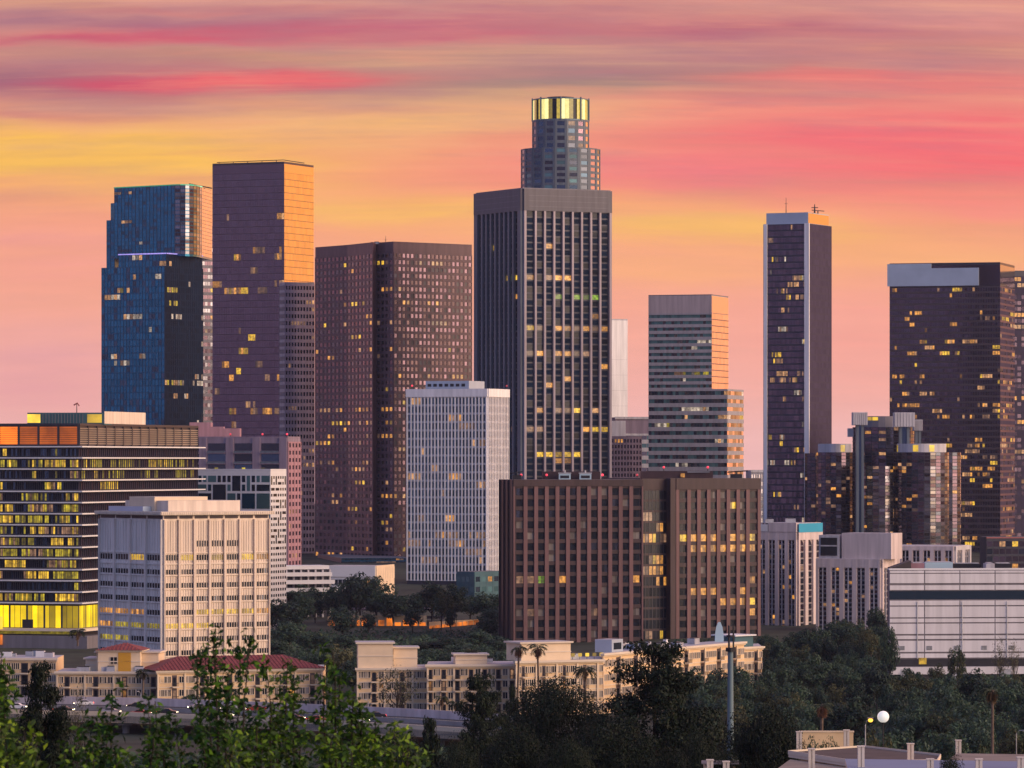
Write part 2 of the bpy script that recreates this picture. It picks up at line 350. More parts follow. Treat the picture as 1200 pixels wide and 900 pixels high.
# ------------------------------------------------------------------ builders
def X(px, D): return (px - 600) / F * D
def Z(py, D): return CAMZ + (HOR - py) / F * D
TER = [(-400, 57), (0, 57), (60, 53.5), (200, 40), (430, 22), (560, 14), (800, 2.5), (930, 0), (1500, 0), (2000, 9), (2600, 14), (6000, 14), (60000, 0)]
def ground(Y):
    for (a, za), (b, zb) in zip(TER, TER[1:]):
        if Y <= b: return za + (zb - za) * max(0, (Y - a)) / (b - a)
    return 0
CORE = ([], [])           # bare building masses, for finding which windows the camera can see
BUILDINGS = []
class MB:
    def __init__(s): s.v = []; s.f = []; s.m = []; s.slots = []; s.smooth = False
    def slot(s, m):
        if m not in s.slots: s.slots.append(m)
        return s.slots.index(m)
    def poly(s, pts, m):
        n = len(s.v); s.v += [tuple(p) for p in pts]; s.f.append(tuple(range(n, n + len(pts)))); s.m.append(s.slot(m))
    def prism(s, pts, z0, z1, m, mt=None, core=False):
        """pts counter-clockwise seen from above"""
        n = len(s.v); k = len(pts); i = s.slot(m); it = s.slot(mt or m)
        s.v += [(p[0], p[1], z0) for p in pts] + [(p[0], p[1], z1) for p in pts]
        for a in range(k):
            b = (a + 1) % k; s.f.append((n + a, n + b, n + k + b, n + k + a)); s.m.append(i)
        s.f.append(tuple(n + k + a for a in range(k))); s.m.append(it)
        s.f.append(tuple(n + a for a in reversed(range(k)))); s.m.append(i)
        if core:
            cv, cf = CORE; o = len(cv)
            cv += [(p[0], p[1], z0) for p in pts] + [(p[0], p[1], z1) for p in pts]
            for a in range(k):
                b = (a + 1) % k; cf.append((o + a, o + b, o + k + b, o + k + a))
            cf.append(tuple(o + k + a for a in range(k)))
    def box(s, x0, x1, y0, y1, z0, z1, m, mt=None):
        s.prism([(x0, y0), (x1, y0), (x1, y1), (x0, y1)], z0, z1, m, mt)
    def fbox(s, fr, u0, u1, o0, o1, z0, z1, m, mt=None):
        """a box in a face's own frame: u along the face, o outwards"""
        P = fr.p
        s.prism([P(u0, o1), P(u1, o1), P(u1, o0), P(u0, o0)], z0, z1, m, mt)
    def tube(s, pts, rads, m, seg=8):
        n = len(s.v); i = s.slot(m); up = Vector((0, 0, 1))
        pts = [Vector(p) for p in pts]
        for k, p in enumerate(pts):
            d = (pts[min(k + 1, len(pts) - 1)] - pts[max(k - 1, 0)]).normalized()
            a = d.cross(up)
            if a.length < .05: a = d.cross(Vector((1, 0, 0)))
            a.normalize(); b = a.cross(d)
            for q in range(seg):
                t = 2 * math.pi * q / seg
                s.v.append(tuple(p + (a * math.cos(t) + b * math.sin(t)) * rads[k]))
        for k in range(len(pts) - 1):
            for q in range(seg):
                r = (q + 1) % seg
                s.f.append((n + k * seg + q, n + k * seg + r, n + (k + 1) * seg + r, n + (k + 1) * seg + q)); s.m.append(i)
        e = n + (len(pts) - 1) * seg
        s.f.append(tuple(e + q for q in range(seg))); s.m.append(i)
        s.f.append(tuple(n + q for q in reversed(range(seg)))); s.m.append(i)
    def ball(s, c, r, m, nu=14, nv=9, sz=1.0):
        n = len(s.v); i = s.slot(m)
        for a in range(nv + 1):
            t = math.pi * a / nv
            for b in range(nu):
                p = 2 * math.pi * b / nu
                s.v.append((c[0] + r * math.sin(t) * math.cos(p), c[1] + r * math.sin(t) * math.sin(p), c[2] - r * sz * math.cos(t)))
        for a in range(nv):
            for b in range(nu):
                d = (b + 1) % nu
                s.f.append((n + a * nu + b, n + a * nu + d, n + (a + 1) * nu + d, n + (a + 1) * nu + b)); s.m.append(i)
    def mesh(s, name, off=(0, 0, 0)):
        me = bpy.data.meshes.new(name)
        ox, oy, oz = off
        me.from_pydata([(a - ox, b - oy, c - oz) for a, b, c in s.v], [], s.f)
        for m in s.slots: me.materials.append(MATS[m])
        me.polygons.foreach_set('material_index', s.m)
        if s.smooth: me.polygons.foreach_set('use_smooth', [True] * len(s.f))
        me.update()
        return me
    def build(s, name, parent=None, loc=None, label=None, kind=None):
        base = parent.matrix_world_loc if False else None
        off = loc if loc is not None else (wloc(parent) if parent else (0, 0, 0))
        o = bpy.data.objects.new(name, s.mesh(name, off)); COL.objects.link(o)
        if parent: o.parent = parent
        elif loc is not None: o.location = loc
        if label: o['label'] = label
        if kind: o['kind'] = kind
        return o
def wloc(o):
    v = Vector(o.location)
    while o.parent: o = o.parent; v += Vector(o.location)
    return v
def tag(o, label, cat, group=None, kind=None):
    o['label'] = label; o['category'] = cat
    if group: o['group'] = group
    if kind: o['kind'] = kind
    return o
def thing(name, loc, label, cat, group=None):
    o = bpy.data.objects.new(name, None); COL.objects.link(o); o.location = loc
    o.empty_display_size = 1
    return tag(o, label, cat, group)

class Fr:
    """the frame of an upright face, from its left end to its right end as seen from outside"""
    def __init__(s, P0, P1):
        s.o = Vector(P0[:2]); d = Vector(P1[:2]) - s.o; s.w = d.length; s.u = d / s.w; s.n = Vector((s.u.y, -s.u.x))
        s.ang = math.atan2(s.u.y, s.u.x)
    def p(s, u, o=0.0):
        q = s.o + s.u * u + s.n * o
        return (q.x, q.y)
    def p3(s, u, o, z):
        q = s.o + s.u * u + s.n * o
        return (q.x, q.y, z)

class Bld:
    def __init__(s, name, label, cat, base, group=None, seed=0):
        s.root = thing(name, (base[0], base[1], base[2]), label, cat, group)
        s.wall = MB(); s.cells = []; s.rng = random.Random(seed * 7919 + 13); BUILDINGS.append(s)
    def part(s, name, fn, parent=None):
        b = MB(); fn(b); return b.build(name, parent or s.root)
    def facade(s, P0, P1, z0, z1, nb, nf, wm, glass, pier=.2, pd=.35, span=.35, sd=.18, pm=None, sm=None, lit=.04, lm=None,
               mu=0.0, major=0, mjw=.5, mjd=.5, arch=False, frame=None, skip=None, rowlit=None, runs=4, win=True, tilt=0, sub=1, fill=1.0, rect=None):
        fr = Fr(P0, P1); rng = s.rng; w = fr.w
        pm = pm or wm; sm = sm or wm
        bw = (w - 2 * mu) / nb; fh = (z1 - z0) / nf
        W = s.wall
        if mu > 0:
            W.fbox(fr, 0, mu, -.1, pd + .004, z0, z1, pm); W.fbox(fr, w - mu, w, -.1, pd + .004, z0, z1, pm)
        pw = pier * bw
        if pd > 0 and pier > 0:
            for i in range(nb + 1):
                if mu > 0 and i in (0, nb): continue
                c = mu + i * bw; a, b = max(0, c - pw / 2), min(w, c + pw / 2)
                if major and i % major == 0:
                    a, b = max(0, c - mjw / 2), min(w, c + mjw / 2); W.fbox(fr, a, b, -.1, mjd, z0, z1, pm)
                else: W.fbox(fr, a, b, -.1, pd, z0, z1, pm)
        sh = span * fh
        if sd > 0 and span > 0:
            for j in range(nf + 1):
                c = z0 + j * fh
                a, b = (c - sh / 2, c + sh / 2)
                a = max(a, z0); b = min(b, z1)
                W.fbox(fr, .01, w - .01, -.1, sd, a, b, sm)
        if not win: return fr
        lm = lm or [('lit_amber', 3), ('lit_warm', 3), ('lit_dim', 3), ('lit_yellow', 1)]
        lms = [m for m, k in lm for _ in range(k)]
        gs = glass if isinstance(glass, list) else [glass]
        for j in range(nf):
            act = rowlit(j) if rowlit else rng.choice([.15, .3, .4, .8, 1.2, 2.2, 3.2])
            run = 0; rm = None
            for i in range(nb):
                if skip and skip(i, j): continue
                if run > 0: run -= 1; on = rng.random() < .82
                else:
                    on = rng.random() < lit * act
                    if on: run = rng.randint(0, runs); rm = rng.choice(lms)
                m = rng.choice(gs)
                if on: m = rm if rng.random() < .7 else rng.choice(lms)
                ww = (bw - pw) / sub
                for q in range(sub):
                    uu = mu + i * bw + pw / 2 + ww * q + ww * (1 - fill) / 2
                    s.cells.append((fr, uu + .01, z0 + j * fh + sh / 2 + .01, ww * fill - .02, fh - sh - .02, m, on, arch and j == nf - 1, frame))
        return fr
    def pane(s, fr, u, z, w, h, m, on=False, arch=False, frame=None):
        s.cells.append((fr, u, z, w, h, m, on, arch, frame))

def corner(xl, xc, xr, D, alpha):
    """plan of a block whose nearest corner is at photo column xc, distance D; left wall turned alpha from the picture plane"""
    a = R(alpha); C = Vector((X(xc, D), D))
    tl, tr = (xl - 600) / F, (xr - 600) / F
    L = (C.x - tl * D) / (math.cos(a) + tl * math.sin(a))
    Rr = (tr * D - C.x) / (math.sin(a) - tr * math.cos(a))
    Lp = C + Vector((-math.cos(a), math.sin(a))) * L
    Rp = C + Vector((math.sin(a), math.cos(a))) * Rr
    return C, Lp, Rp, Lp + Rp - C

def lerp(a, b, t): return a + (b - a) * t
def inset(pts, d):
    c = sum((Vector(p[:2]) for p in pts), Vector((0, 0))) / len(pts)
    out = []
    for p in pts:
        v = Vector(p[:2]) - c; out.append(c + v * max(.05, (v.length - d) / v.length))
    return out

PANES = {}
def pane_verts(w, h, arch, frame):
    """local pane: x along, -y outwards, z up; returns (polys, which material: 0 glass, 1 frame)"""
    P = []
    if arch:
        r = w / 2; k = 7
        P.append(([(0, -.06, 0), (w, -.06, 0), (w, -.06, h - r)] + [(r + r * math.cos(t * math.pi / k), -.06, h - r + r * math.sin(t * math.pi / k)) for t in range(1, k)] + [(0, -.06, h - r)], 0))
    else: P.append(([(0, -.06, 0), (w, -.06, 0), (w, -.06, h), (0, -.06, h)], 0))
    if frame:
        fw = .10
        for (a, b, c, d) in ((0, w, 0, fw), (0, w, h - fw, h), (0, fw, fw, h - fw), (w - fw, w, fw, h - fw), (w / 2 - fw / 2, w / 2 + fw / 2, fw, h - fw)):
            q = -.14
            P.append(([(a, q, c), (b, q, c), (b, q, d), (a, q, d)], 1))
            P.append(([(a, -.05, c), (b, -.05, c), (b, q, c), (a, q, c)], 1)); P.append(([(a, q, d), (b, q, d), (b, -.05, d), (a, -.05, d)], 1))
            P.append(([(a, -.05, c), (a, q, c), (a, q, d), (a, -.05, d)], 1)); P.append(([(b, q, c), (b, -.05, c), (b, -.05, d), (b, q, d)], 1))
    return P
def finish_windows(limit=100):
    tree = BVHTree.FromPolygons([Vector(v) for v in CORE[0]], CORE[1])
    eye = Vector((0, 0, CAMZ))
    for b in BUILDINGS:
        if not b.cells: continue
        sc_ = []
        for k, (fr, u, z, w, h, m, on, arch, frame) in enumerate(b.cells):
            c = Vector(fr.p3(u + w / 2, .5, z + h / 2)); d = c - eye; L = d.length
            facing = -d.normalized().to_2d().dot(fr.n)
            px = 600 + c.x / c.y * F; py = HOR - (c.z - CAMZ) / c.y * F
            vis = facing > 0.03 and 0 < px < 1200 and 0 < py < 895
            if vis:
                hit = tree.ray_cast(eye, d.normalized(), L - .2)
                vis = hit[0] is None
            sc_.append(((2 if vis else 0) + (.5 if on else 0) + w * h * max(facing, 0) / 1e3 + (fr.n.x * 1e-3), k))
        sc_.sort(reverse=True)
        keep = {k for s_, k in sc_[:limit] if s_ >= 2}
        rest = MB(); base = wloc(b.root)
        for k, (fr, u, z, w, h, m, on, arch, frame) in enumerate(b.cells):
            if k in keep:
                key = (round(w, 3), round(h, 3), m, arch, frame)
                if key not in PANES:
                    q = MB()
                    for pts, i in pane_verts(w, h, arch, frame): q.poly(pts, frame if i else m)
                    PANES[key] = q.mesh('window')
                o = bpy.data.objects.new('window', PANES[key]); COL.objects.link(o)
                o.parent = b.root
                o.location = Vector(fr.p3(u, 0, z)) - base; o.rotation_euler = (0, 0, fr.ang)
            else:
                for pts, i in pane_verts(w, h, arch, frame):
                    rest.poly([fr.p3(u + p[0], -p[1], z + p[2]) for p in pts], frame if i else m)
        if rest.f: rest.build('window_grid' if False else 'window', b.root, kind='stuff')
def finish_walls():
    for b in BUILDINGS:
        if b.wall.f: b.wall.build('wall', b.root)
mat('blue_metal', (.02, .13, .23), .25, metal=.75, var=.08)
# ------------------------------------------------------------------ ground
def terrain():
    ys = sorted(set([-400, -100, 0, 30, 60, 100, 150, 200, 260, 320, 380, 430, 500, 560, 620, 700, 800, 860, 930, 1000, 1100, 1200, 1500, 1750, 2000, 2300, 2600, 3500, 4800]))
    m = MB(); W = 40
    vs = []
    for Y in ys:
        half = 400 + abs(Y) * .9
        for i in range(W + 1):
            t = (i / W * 2 - 1); vs.append((half * t * (1 if abs(t) < .999 else 1.0), Y, ground(Y)))
    fs = [(r * (W + 1) + i, r * (W + 1) + i + 1, (r + 1) * (W + 1) + i + 1, (r + 1) * (W + 1) + i) for r in range(len(ys) - 1) for i in range(W)]
    m.v = vs; m.f = fs; m.m = [m.slot('soil')] * len(fs)
    m.build('ground', loc=(0, 0, 0), kind='structure')
terrain()

RED = lambda b, p, r=.9: b.ball(p, r, 'beacon', 8, 6)
def roof_units(B, C, Lp, Rp, z, n, seed, smin=2, smax=5, h=(1.5, 3.0), m='unit_metal', name='rooftop_unit'):
    r = random.Random(seed)
    for k in range(n):
        a, b_ = r.uniform(.12, .85), r.uniform(.12, .85)
        q = C + (Lp - C) * a + (Rp - C) * b_
        s1, s2, hh = r.uniform(smin, smax) / 2, r.uniform(smin, smax) / 2, r.uniform(*h)
        def f(b):
            b.box(q.x - s1, q.x + s1, q.y - s2, q.y + s2, z - .05, z + hh, m)
            b.box(q.x - s1 * .6, q.x + s1 * .6, q.y - s2 * .6, q.y + s2 * .6, z + hh - .05, z + hh + .35, 'dark_metal')
        B.part(name, f)
def parapet(B, pts, z, h, t, m, name='parapet'):
    """a solid rim round the roof"""
    def f(b):
        k = len(pts); c = sum((Vector(p[:2]) for p in pts), Vector((0, 0))) / k
        inn = inset(pts, t)
        for i in range(k):
            j = (i + 1) % k
            b.prism([pts[i], pts[j], inn[j], inn[i]], z, z + h, m)
    return B.part(name, f)
def antenna(B, p, z, h, r=.25, m='dark_metal', red=False):
    def f(b):
        b.tube([(p[0], p[1], z - .1), (p[0], p[1], z + h * .5), (p[0], p[1], z + h)], [r, r * .7, r * .4], m, 6)
        b.tube([(p[0] - r * 3, p[1], z + h * .6), (p[0] + r * 3, p[1], z + h * .6)], [r * .4, r * .4], m, 5)
    o = B.part('antenna', f)
    if red: B.part('beacon', lambda b: RED(b, (p[0], p[1], z + h + .5), .7), o)
def beacon(B, p, z):
    def f(b):
        b.tube([(p[0], p[1], z - .1), (p[0], p[1], z + 1.2)], [.15, .12], 'dark_metal', 6); RED(b, (p[0], p[1], z + 1.5), .42)
    B.part('beacon', f)
def block(name, label, cat, xl, xc, xr, D, alpha, ytop, zb, m, mt='roof_gravel', group=None, seed=0):
    C, Lp, Rp, Q = corner(xl, xc, xr, D, alpha)
    B = Bld(name, label, cat, (C.x, C.y, zb), group, seed)
    zt = Z(ytop, D)
    B.wall.prism([C, Rp, Q, Lp], zb - 3, zt, m, mt, core=True)
    B.C, B.L, B.R, B.Q, B.zt, B.zb = C, Lp, Rp, Q, zt, zb
    return B

# ------------------------------------------------------------------ 1 blue stepped glass tower
def blue_tower():
    D = 2500; zb = ground(D)
    B = block('office_tower', 'blue mirror glass tower stepping back to a narrower shaft with a rounded corner', 'skyscraper', 119, 193, 238, D, 30, 312, zb, 'blue_metal', seed=1)
    g = ['blue_glass'] * 5 + ['navy_glass']
    lm = [('lit_pale', 4), ('lit_warm', 3), ('lit_lime', 1)]
    kw = dict(pier=.10, pd=.14, span=.24, sd=.10, pm='dark_frame', sm='blue_metal', lit=.022, lm=lm, runs=5)
    z0 = Z(500, D)
    zt = B.zt
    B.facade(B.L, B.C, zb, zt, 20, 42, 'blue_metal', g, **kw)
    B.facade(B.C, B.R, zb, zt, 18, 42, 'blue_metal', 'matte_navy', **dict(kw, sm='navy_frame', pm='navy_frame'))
    C2, L2, R2, Q2 = corner(139, 195, 237, D + 3, 30)
    z2 = Z(297, D)
    B.wall.prism([C2, R2, Q2, L2], zt - 1, z2, 'blue_metal', 'roof_gravel', core=True)
    k2 = dict(kw, lit=.05); 
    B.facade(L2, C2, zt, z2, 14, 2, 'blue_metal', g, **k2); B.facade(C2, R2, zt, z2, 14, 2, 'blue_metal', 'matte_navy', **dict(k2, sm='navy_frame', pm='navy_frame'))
    def edge(b):
        for P, Q in ((L2, C2), (C2, R2)):
            f = Fr(P, Q); b.fbox(f, 0, f.w, .16, .5, z2 - .1, z2 + .5, 'roof_edge_violet')
    B.part('light_strip', edge)
    # shaft: flat front, rounded corner, golden end wall
    A = Vector((X(134, 2540), 2540)); b0 = Vector((X(205, 2512), 2512))
    arc = []
    e1 = Vector((X(236.5, 2532), 2532))
    for k in range(1, 7):
        t = k / 7
        ctl = Vector((X(228, 2506), 2506)); arc.append(b0 * (1 - t) ** 2 + ctl * 2 * t * (1 - t) + e1 * t * t)
    e2 = Vector((X(248.5, 2562), 2562)); bk = Vector((X(150, 2600), 2600))
    pts = [A, b0] + arc + [e1, e2, bk]
    z3 = Z(218, 2520)
    B.wall.prism(pts, z2 - 1, z3, 'blue_metal', 'roof_gravel', core=True)
    nf = 19
    B.facade(A, b0, z2, z3, 17, nf, 'blue_metal', g, **dict(kw, lit=.03))
    ch = [b0] + arc + [e1]
    for p, q in zip(ch, ch[1:]): B.facade(p, q, z2, z3, 1, nf, 'blue_metal', ['silver_glass', 'grey_glass', 'rose_glass'], **dict(kw, lit=.0))  # paler panes put the rounded corner's highlight into the glass colour
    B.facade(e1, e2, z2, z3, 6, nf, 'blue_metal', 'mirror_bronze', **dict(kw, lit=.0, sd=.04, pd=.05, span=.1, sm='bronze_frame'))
    for (xa, xb, y) in ((125, 134.5, 258), (130, 134.5, 238)):
        P, Qp = Vector((X(xa, 2552), 2552)), Vector((X(xb, 2549), 2549))
        B.wall.prism([P, Qp, Qp + Vector((8, 40)), P + Vector((8, 40))], z2 - 20, Z(y, 2550), 'blue_metal', 'roof_gravel', core=True)
        B.facade(P, Qp, z2 - 10, Z(y, 2550), 2, 20, 'blue_metal', g, **dict(kw, lit=0))
    def edge2(b):
        for P, Q in zip([A] + ch, ch):
            f = Fr(P, Q); b.fbox(f, 0, f.w, .16, .45, z3 - .1, z3 + .5, 'roof_edge_green')
    B.part('roof_edge_light', edge2)
    def rig(b):
        b.tube([(X(222, 2530), 2530, z3 + 1.8), (X(248, 2550), 2550, z3 + .6)], [.35, .35], 'dark_metal', 6)
        b.tube([(X(226, 2530), 2530, z3 - .1), (X(226, 2530), 2530, z3 + 1.8)], [.3, .3], 'dark_metal', 6)
    B.part('window_cleaning_rig', rig)
blue_tower()

# ------------------------------------------------------------------ 2 banded tower peeping out behind
B = block('office_tower', 'slim grey tower with close horizontal bands, squeezed between the blue and bronze towers', 'skyscraper', 226, 237, 262, 2720, 60, 265, 14, 'pale_granite', seed=2)
B.facade(B.C, B.R, 14, B.zt, 8, 46, 'grey_granite', ['grey_glass', 'plum_glass', 'plum_glass'], pier=.12, pd=.1, span=.45, sd=.2, lit=.02)
B.facade(B.L, B.C, 14, B.zt, 5, 46, 'grey_granite', 'grey_glass', pier=.12, pd=.1, span=.45, sd=.2, lit=.0)

# ------------------------------------------------------------------ 3 bronze tower with the gold side
def bronze_tower():
    D = 2400; zb = 13
    B = block('office_tower', 'tall plain bronze glass tower whose narrow side mirrors the golden sky', 'skyscraper', 249, 333, 367.5, D, 24, 191, zb, 'bronze_frame', seed=3)
    kw = dict(pier=.05, pd=.04, span=.07, sd=.03, pm='bronze_frame', sm='bronze_frame')
    B.facade(B.L, B.C, zb, B.zt - 5, 30, 56, 'bronze_frame', 'bronze_glass', lit=.03, runs=3, lm=[('lit_amber', 4), ('lit_warm', 3), ('lit_dim', 4), ('lit_yellow', 1)], rowlit=lambda j: [.3, 1, 2, 1.6, .2, .9][j * 7 % 6] * (1.0 if j < 50 else .3), **kw)
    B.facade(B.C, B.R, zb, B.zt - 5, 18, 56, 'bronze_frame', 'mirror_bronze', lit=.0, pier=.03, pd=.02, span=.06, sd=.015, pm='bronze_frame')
    for P, Q, m in ((B.L, B.C, 'bronze_glass'), (B.C, B.R, 'mirror_bronze')):
        f = Fr(P, Q); B.pane(f, 0, B.zt - 5, f.w, 4.6, m)
    parapet(B, [B.C, B.R, B.Q, B.L], B.zt - .1, .9, 1, 'bronze_frame')
    def rail(b):
        c = lambda s, t, z: tuple(B.C + (B.L - B.C) * s + (B.R - B.C) * t) + (z,)
        b.tube([c(.98, .1, B.zt + 1.6), c(.05, .1, B.zt + 1.9)], [.22, .22], 'dark_metal', 6)
        b.tube([c(.05, .1, B.zt + 1.9), c(.05, .8, B.zt + 1.7)], [.22, .22], 'dark_metal', 6)
        for s in (.95, .75, .55, .35, .15): b.tube([c(s, .1, B.zt), c(s, .1, B.zt + 1.8)], [.2, .2], 'dark_metal', 5)
    B.part('roof_rail', rail)
bronze_tower()
# slim gridded tower added in place of a reflection in its gold side
B = block('office_tower', 'narrow mauve gridded tower standing in for a reflection on the bronze tower', 'skyscraper', 328, 334, 368.5, 2330, 66, 333, 12, 'pale_granite', seed=4)
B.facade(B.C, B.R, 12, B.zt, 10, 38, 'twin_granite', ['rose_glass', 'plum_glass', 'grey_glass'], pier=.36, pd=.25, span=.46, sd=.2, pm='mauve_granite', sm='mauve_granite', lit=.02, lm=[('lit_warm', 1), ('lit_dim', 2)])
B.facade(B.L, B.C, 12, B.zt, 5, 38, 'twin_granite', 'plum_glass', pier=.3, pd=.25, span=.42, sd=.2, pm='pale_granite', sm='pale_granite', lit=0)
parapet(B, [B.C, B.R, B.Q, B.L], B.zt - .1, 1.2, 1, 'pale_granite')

# ------------------------------------------------------------------ 4 rust-brown faceted tower
def twin():
    D = 2250; zb = 11
    P = [Vector((X(px, d), d)) for px, d in ((369.5, 2290), (407, 2264), (437, 2236), (441.5, 2241), (461, 2229), (553, 2262), (552, 2310), (372, 2330))]
    B = Bld('office_tower', 'broad maroon granite tower of square windows with a folded front and flat top', 'skyscraper', (P[3].x, P[3].y, zb), None, 5)
    zt = Z(287, 2250)
    B.wall.prism(P, zb - 3, zt, 'twin_granite', 'roof_gravel', core=True)
    zf = zt - 4.5
    lm = [('lit_amber', 5), ('lit_yellow', 2), ('lit_warm', 2), ('lit_dim', 2)]
    rl = lambda j: [.5, 1.6, .25, .2, .9, 2.4, .4, 1.3, .2, 3.4, .6, .3, 1.8][j % 13] * (1.5 if j < 26 else .8)
    kw = dict(pier=.36, pd=.25, span=.42, sd=.22, lm=lm, rowlit=rl, runs=3)
    nf = 46
    B.facade(P[0], P[1], zb, zf, 8, nf, 'twin_granite', ['plum_glass', 'plum_glass', 'dark_glass'], lit=.07, **kw)
    B.facade(P[1], P[2], zb, zf, 7, nf, 'twin_granite', ['plum_glass', 'dark_glass'], lit=.08, **kw)
    B.facade(P[3], P[4], zb, zf, 4, nf, 'twin_granite', ['rose_glass', 'plum_glass', 'dark_glass'], lit=.12, **kw)
    B.facade(P[4], P[5], zb, zf, 19, nf, 'twin_granite', ['rose_glass', 'plum_glass', 'rose_glass', 'plum_glass', 'blind_pane'], lit=.035, **kw)
    parapet(B, P, zt - .1, .8, 1.2, 'twin_granite')
    antenna(B, (X(452, 2260), 2260), zt, 5, .2)
    roof_units(B, P[3], P[1], P[4], zt, 2, 3, 3, 5, (.6, 1.0))
twin()
# low dark glazed podium at its foot
B = block('podium_building', 'long low slate blue podium at the foot of the maroon tower', 'building', 372, 400, 482, 2180, 80, 654, 10, 'dark_frame', seed=6)
B.facade(B.C, B.R, 10, B.zt, 18, 2, 'dark_frame', ['navy_glass', 'dark_glass'], pier=.1, pd=.1, span=.4, sd=.15, sm='blue_metal', lit=.15)

# ------------------------------------------------------------------ 5 white ribbed slab
def white_slab():
    D = 1900; zb = 5
    B = block('office_tower', 'pale tower of slender white ribs over blue glass with a small box on its roof', 'high-rise', 477, 571, 595, D, 22, 456, zb, 'dark_frame', seed=7)
    lm = [('lit_amber', 3), ('lit_warm', 4), ('lit_dim', 6)]
    kw = dict(pier=.30, pd=.7, span=.24, sd=.25, pm='white_rib', sm='light_concrete', lm=lm, runs=4)
    B.facade(B.L, B.C, zb + 4, B.zt - 3.2, 23, 22, 'white_rib', ['ice_glass', 'ice_glass', 'navy_glass', 'ice_glass'], lit=.06, mu=.5, **kw)
    B.facade(B.C, B.R, zb + 4, B.zt - 3.2, 13, 22, 'white_rib', ['ice_glass', 'silver_glass'], lit=.0, mu=.5, **kw)
    for P, Q in ((B.L, B.C), (B.C, B.R)):
        f = Fr(P, Q); B.wall.fbox(f, -.3, f.w + .3, -.2, .85, B.zt - 3.2, B.zt + .2, 'white_rib')
    d1, d2 = (B.L - B.C), (B.R - B.C)
    q = [B.C + d1 * a + d2 * b for a, b in ((.24, .05), (.24, .8), (.78, .8), (.78, .05))]
    zt2 = Z(446, D)
    def pent(b):
        b.prism([q[0], q[1], q[2], q[3]], B.zt - .1, zt2, 'light_cap', 'roof_light')
    o = B.part('penthouse', pent)
    f = Fr(q[3], q[0])
    for k in range(7):
        a = .05 + k * .13
        B.part('vent', lambda b: b.fbox(f, f.w * a, f.w * (a + .08), .02, .12, B.zt + 1.2, B.zt + 2.4, 'dark_metal'), o)
    beacon(B, tuple(B.R * .95 + B.C * .05), B.zt + .2); beacon(B, tuple(B.L * .95 + B.R * .05), B.zt + .2)
white_slab()

# ------------------------------------------------------------------ 6 ribbed granite tower
def ribbed():
    D = 2150; zb = 10
    B = block('office_tower', 'tall square grey tower of vertical stone ribs, tallest slab in the middle of the skyline', 'skyscraper', 558, 613, 715.5, D, 62, 221, zb, 'dark_frame', seed=8)
    zf = B.zt - 10.5
    lm = [('lit_amber', 6), ('lit_yellow', 2), ('lit_green', 1), ('lit_dim', 3), ('lit_warm', 2)]
    rl = lambda j: {55: 0, 48: .6, 45: 2, 44: 1.0, 42: 1.5, 39: .8, 37: 9, 33: .7, 32: 1.2, 31: 1.0, 29: 1.2, 24: .6, 21: 9, 17: 1.8, 16: .6, 12: .5, 9: .8}.get(j, .12)
    kw = dict(span=.25, sd=.05, sm='dark_frame', lm=lm, rowlit=rl)
    B.facade(B.L, B.C, zb, zf, 9, 56, 'grey_granite', ['navy_glass', 'dark_glass'], pier=.36, pd=1.3, pm='bluegrey_granite', lit=.02, mu=3.5, **kw)
    B.facade(B.C, B.R, zb, zf, 9, 56, 'pale_granite', ['matte_navy', 'matte_navy', 'black_glass'], pier=.20, pd=1.3, pm='pale_granite', lit=.09, mu=1.2, runs=4, **kw)
    for P, Q, m in ((B.L, B.C, 'cap_grey'), (B.C, B.R, 'cap_grey')):
        f = Fr(P, Q); B.wall.fbox(f, -.1, f.w + .1, -.2, 1.36, zf, B.zt, m)
        for k in range(3): B.wall.fbox(f, f.w * (.05), f.w * .95, 1.3, 1.40, zf + 2 + k * 2.6, zf + 2.25 + k * 2.6, 'grey_granite')
    parapet(B, [B.C, B.R, B.Q, B.L], B.zt - .1, .6, 1, 'grey_granite')
ribbed()

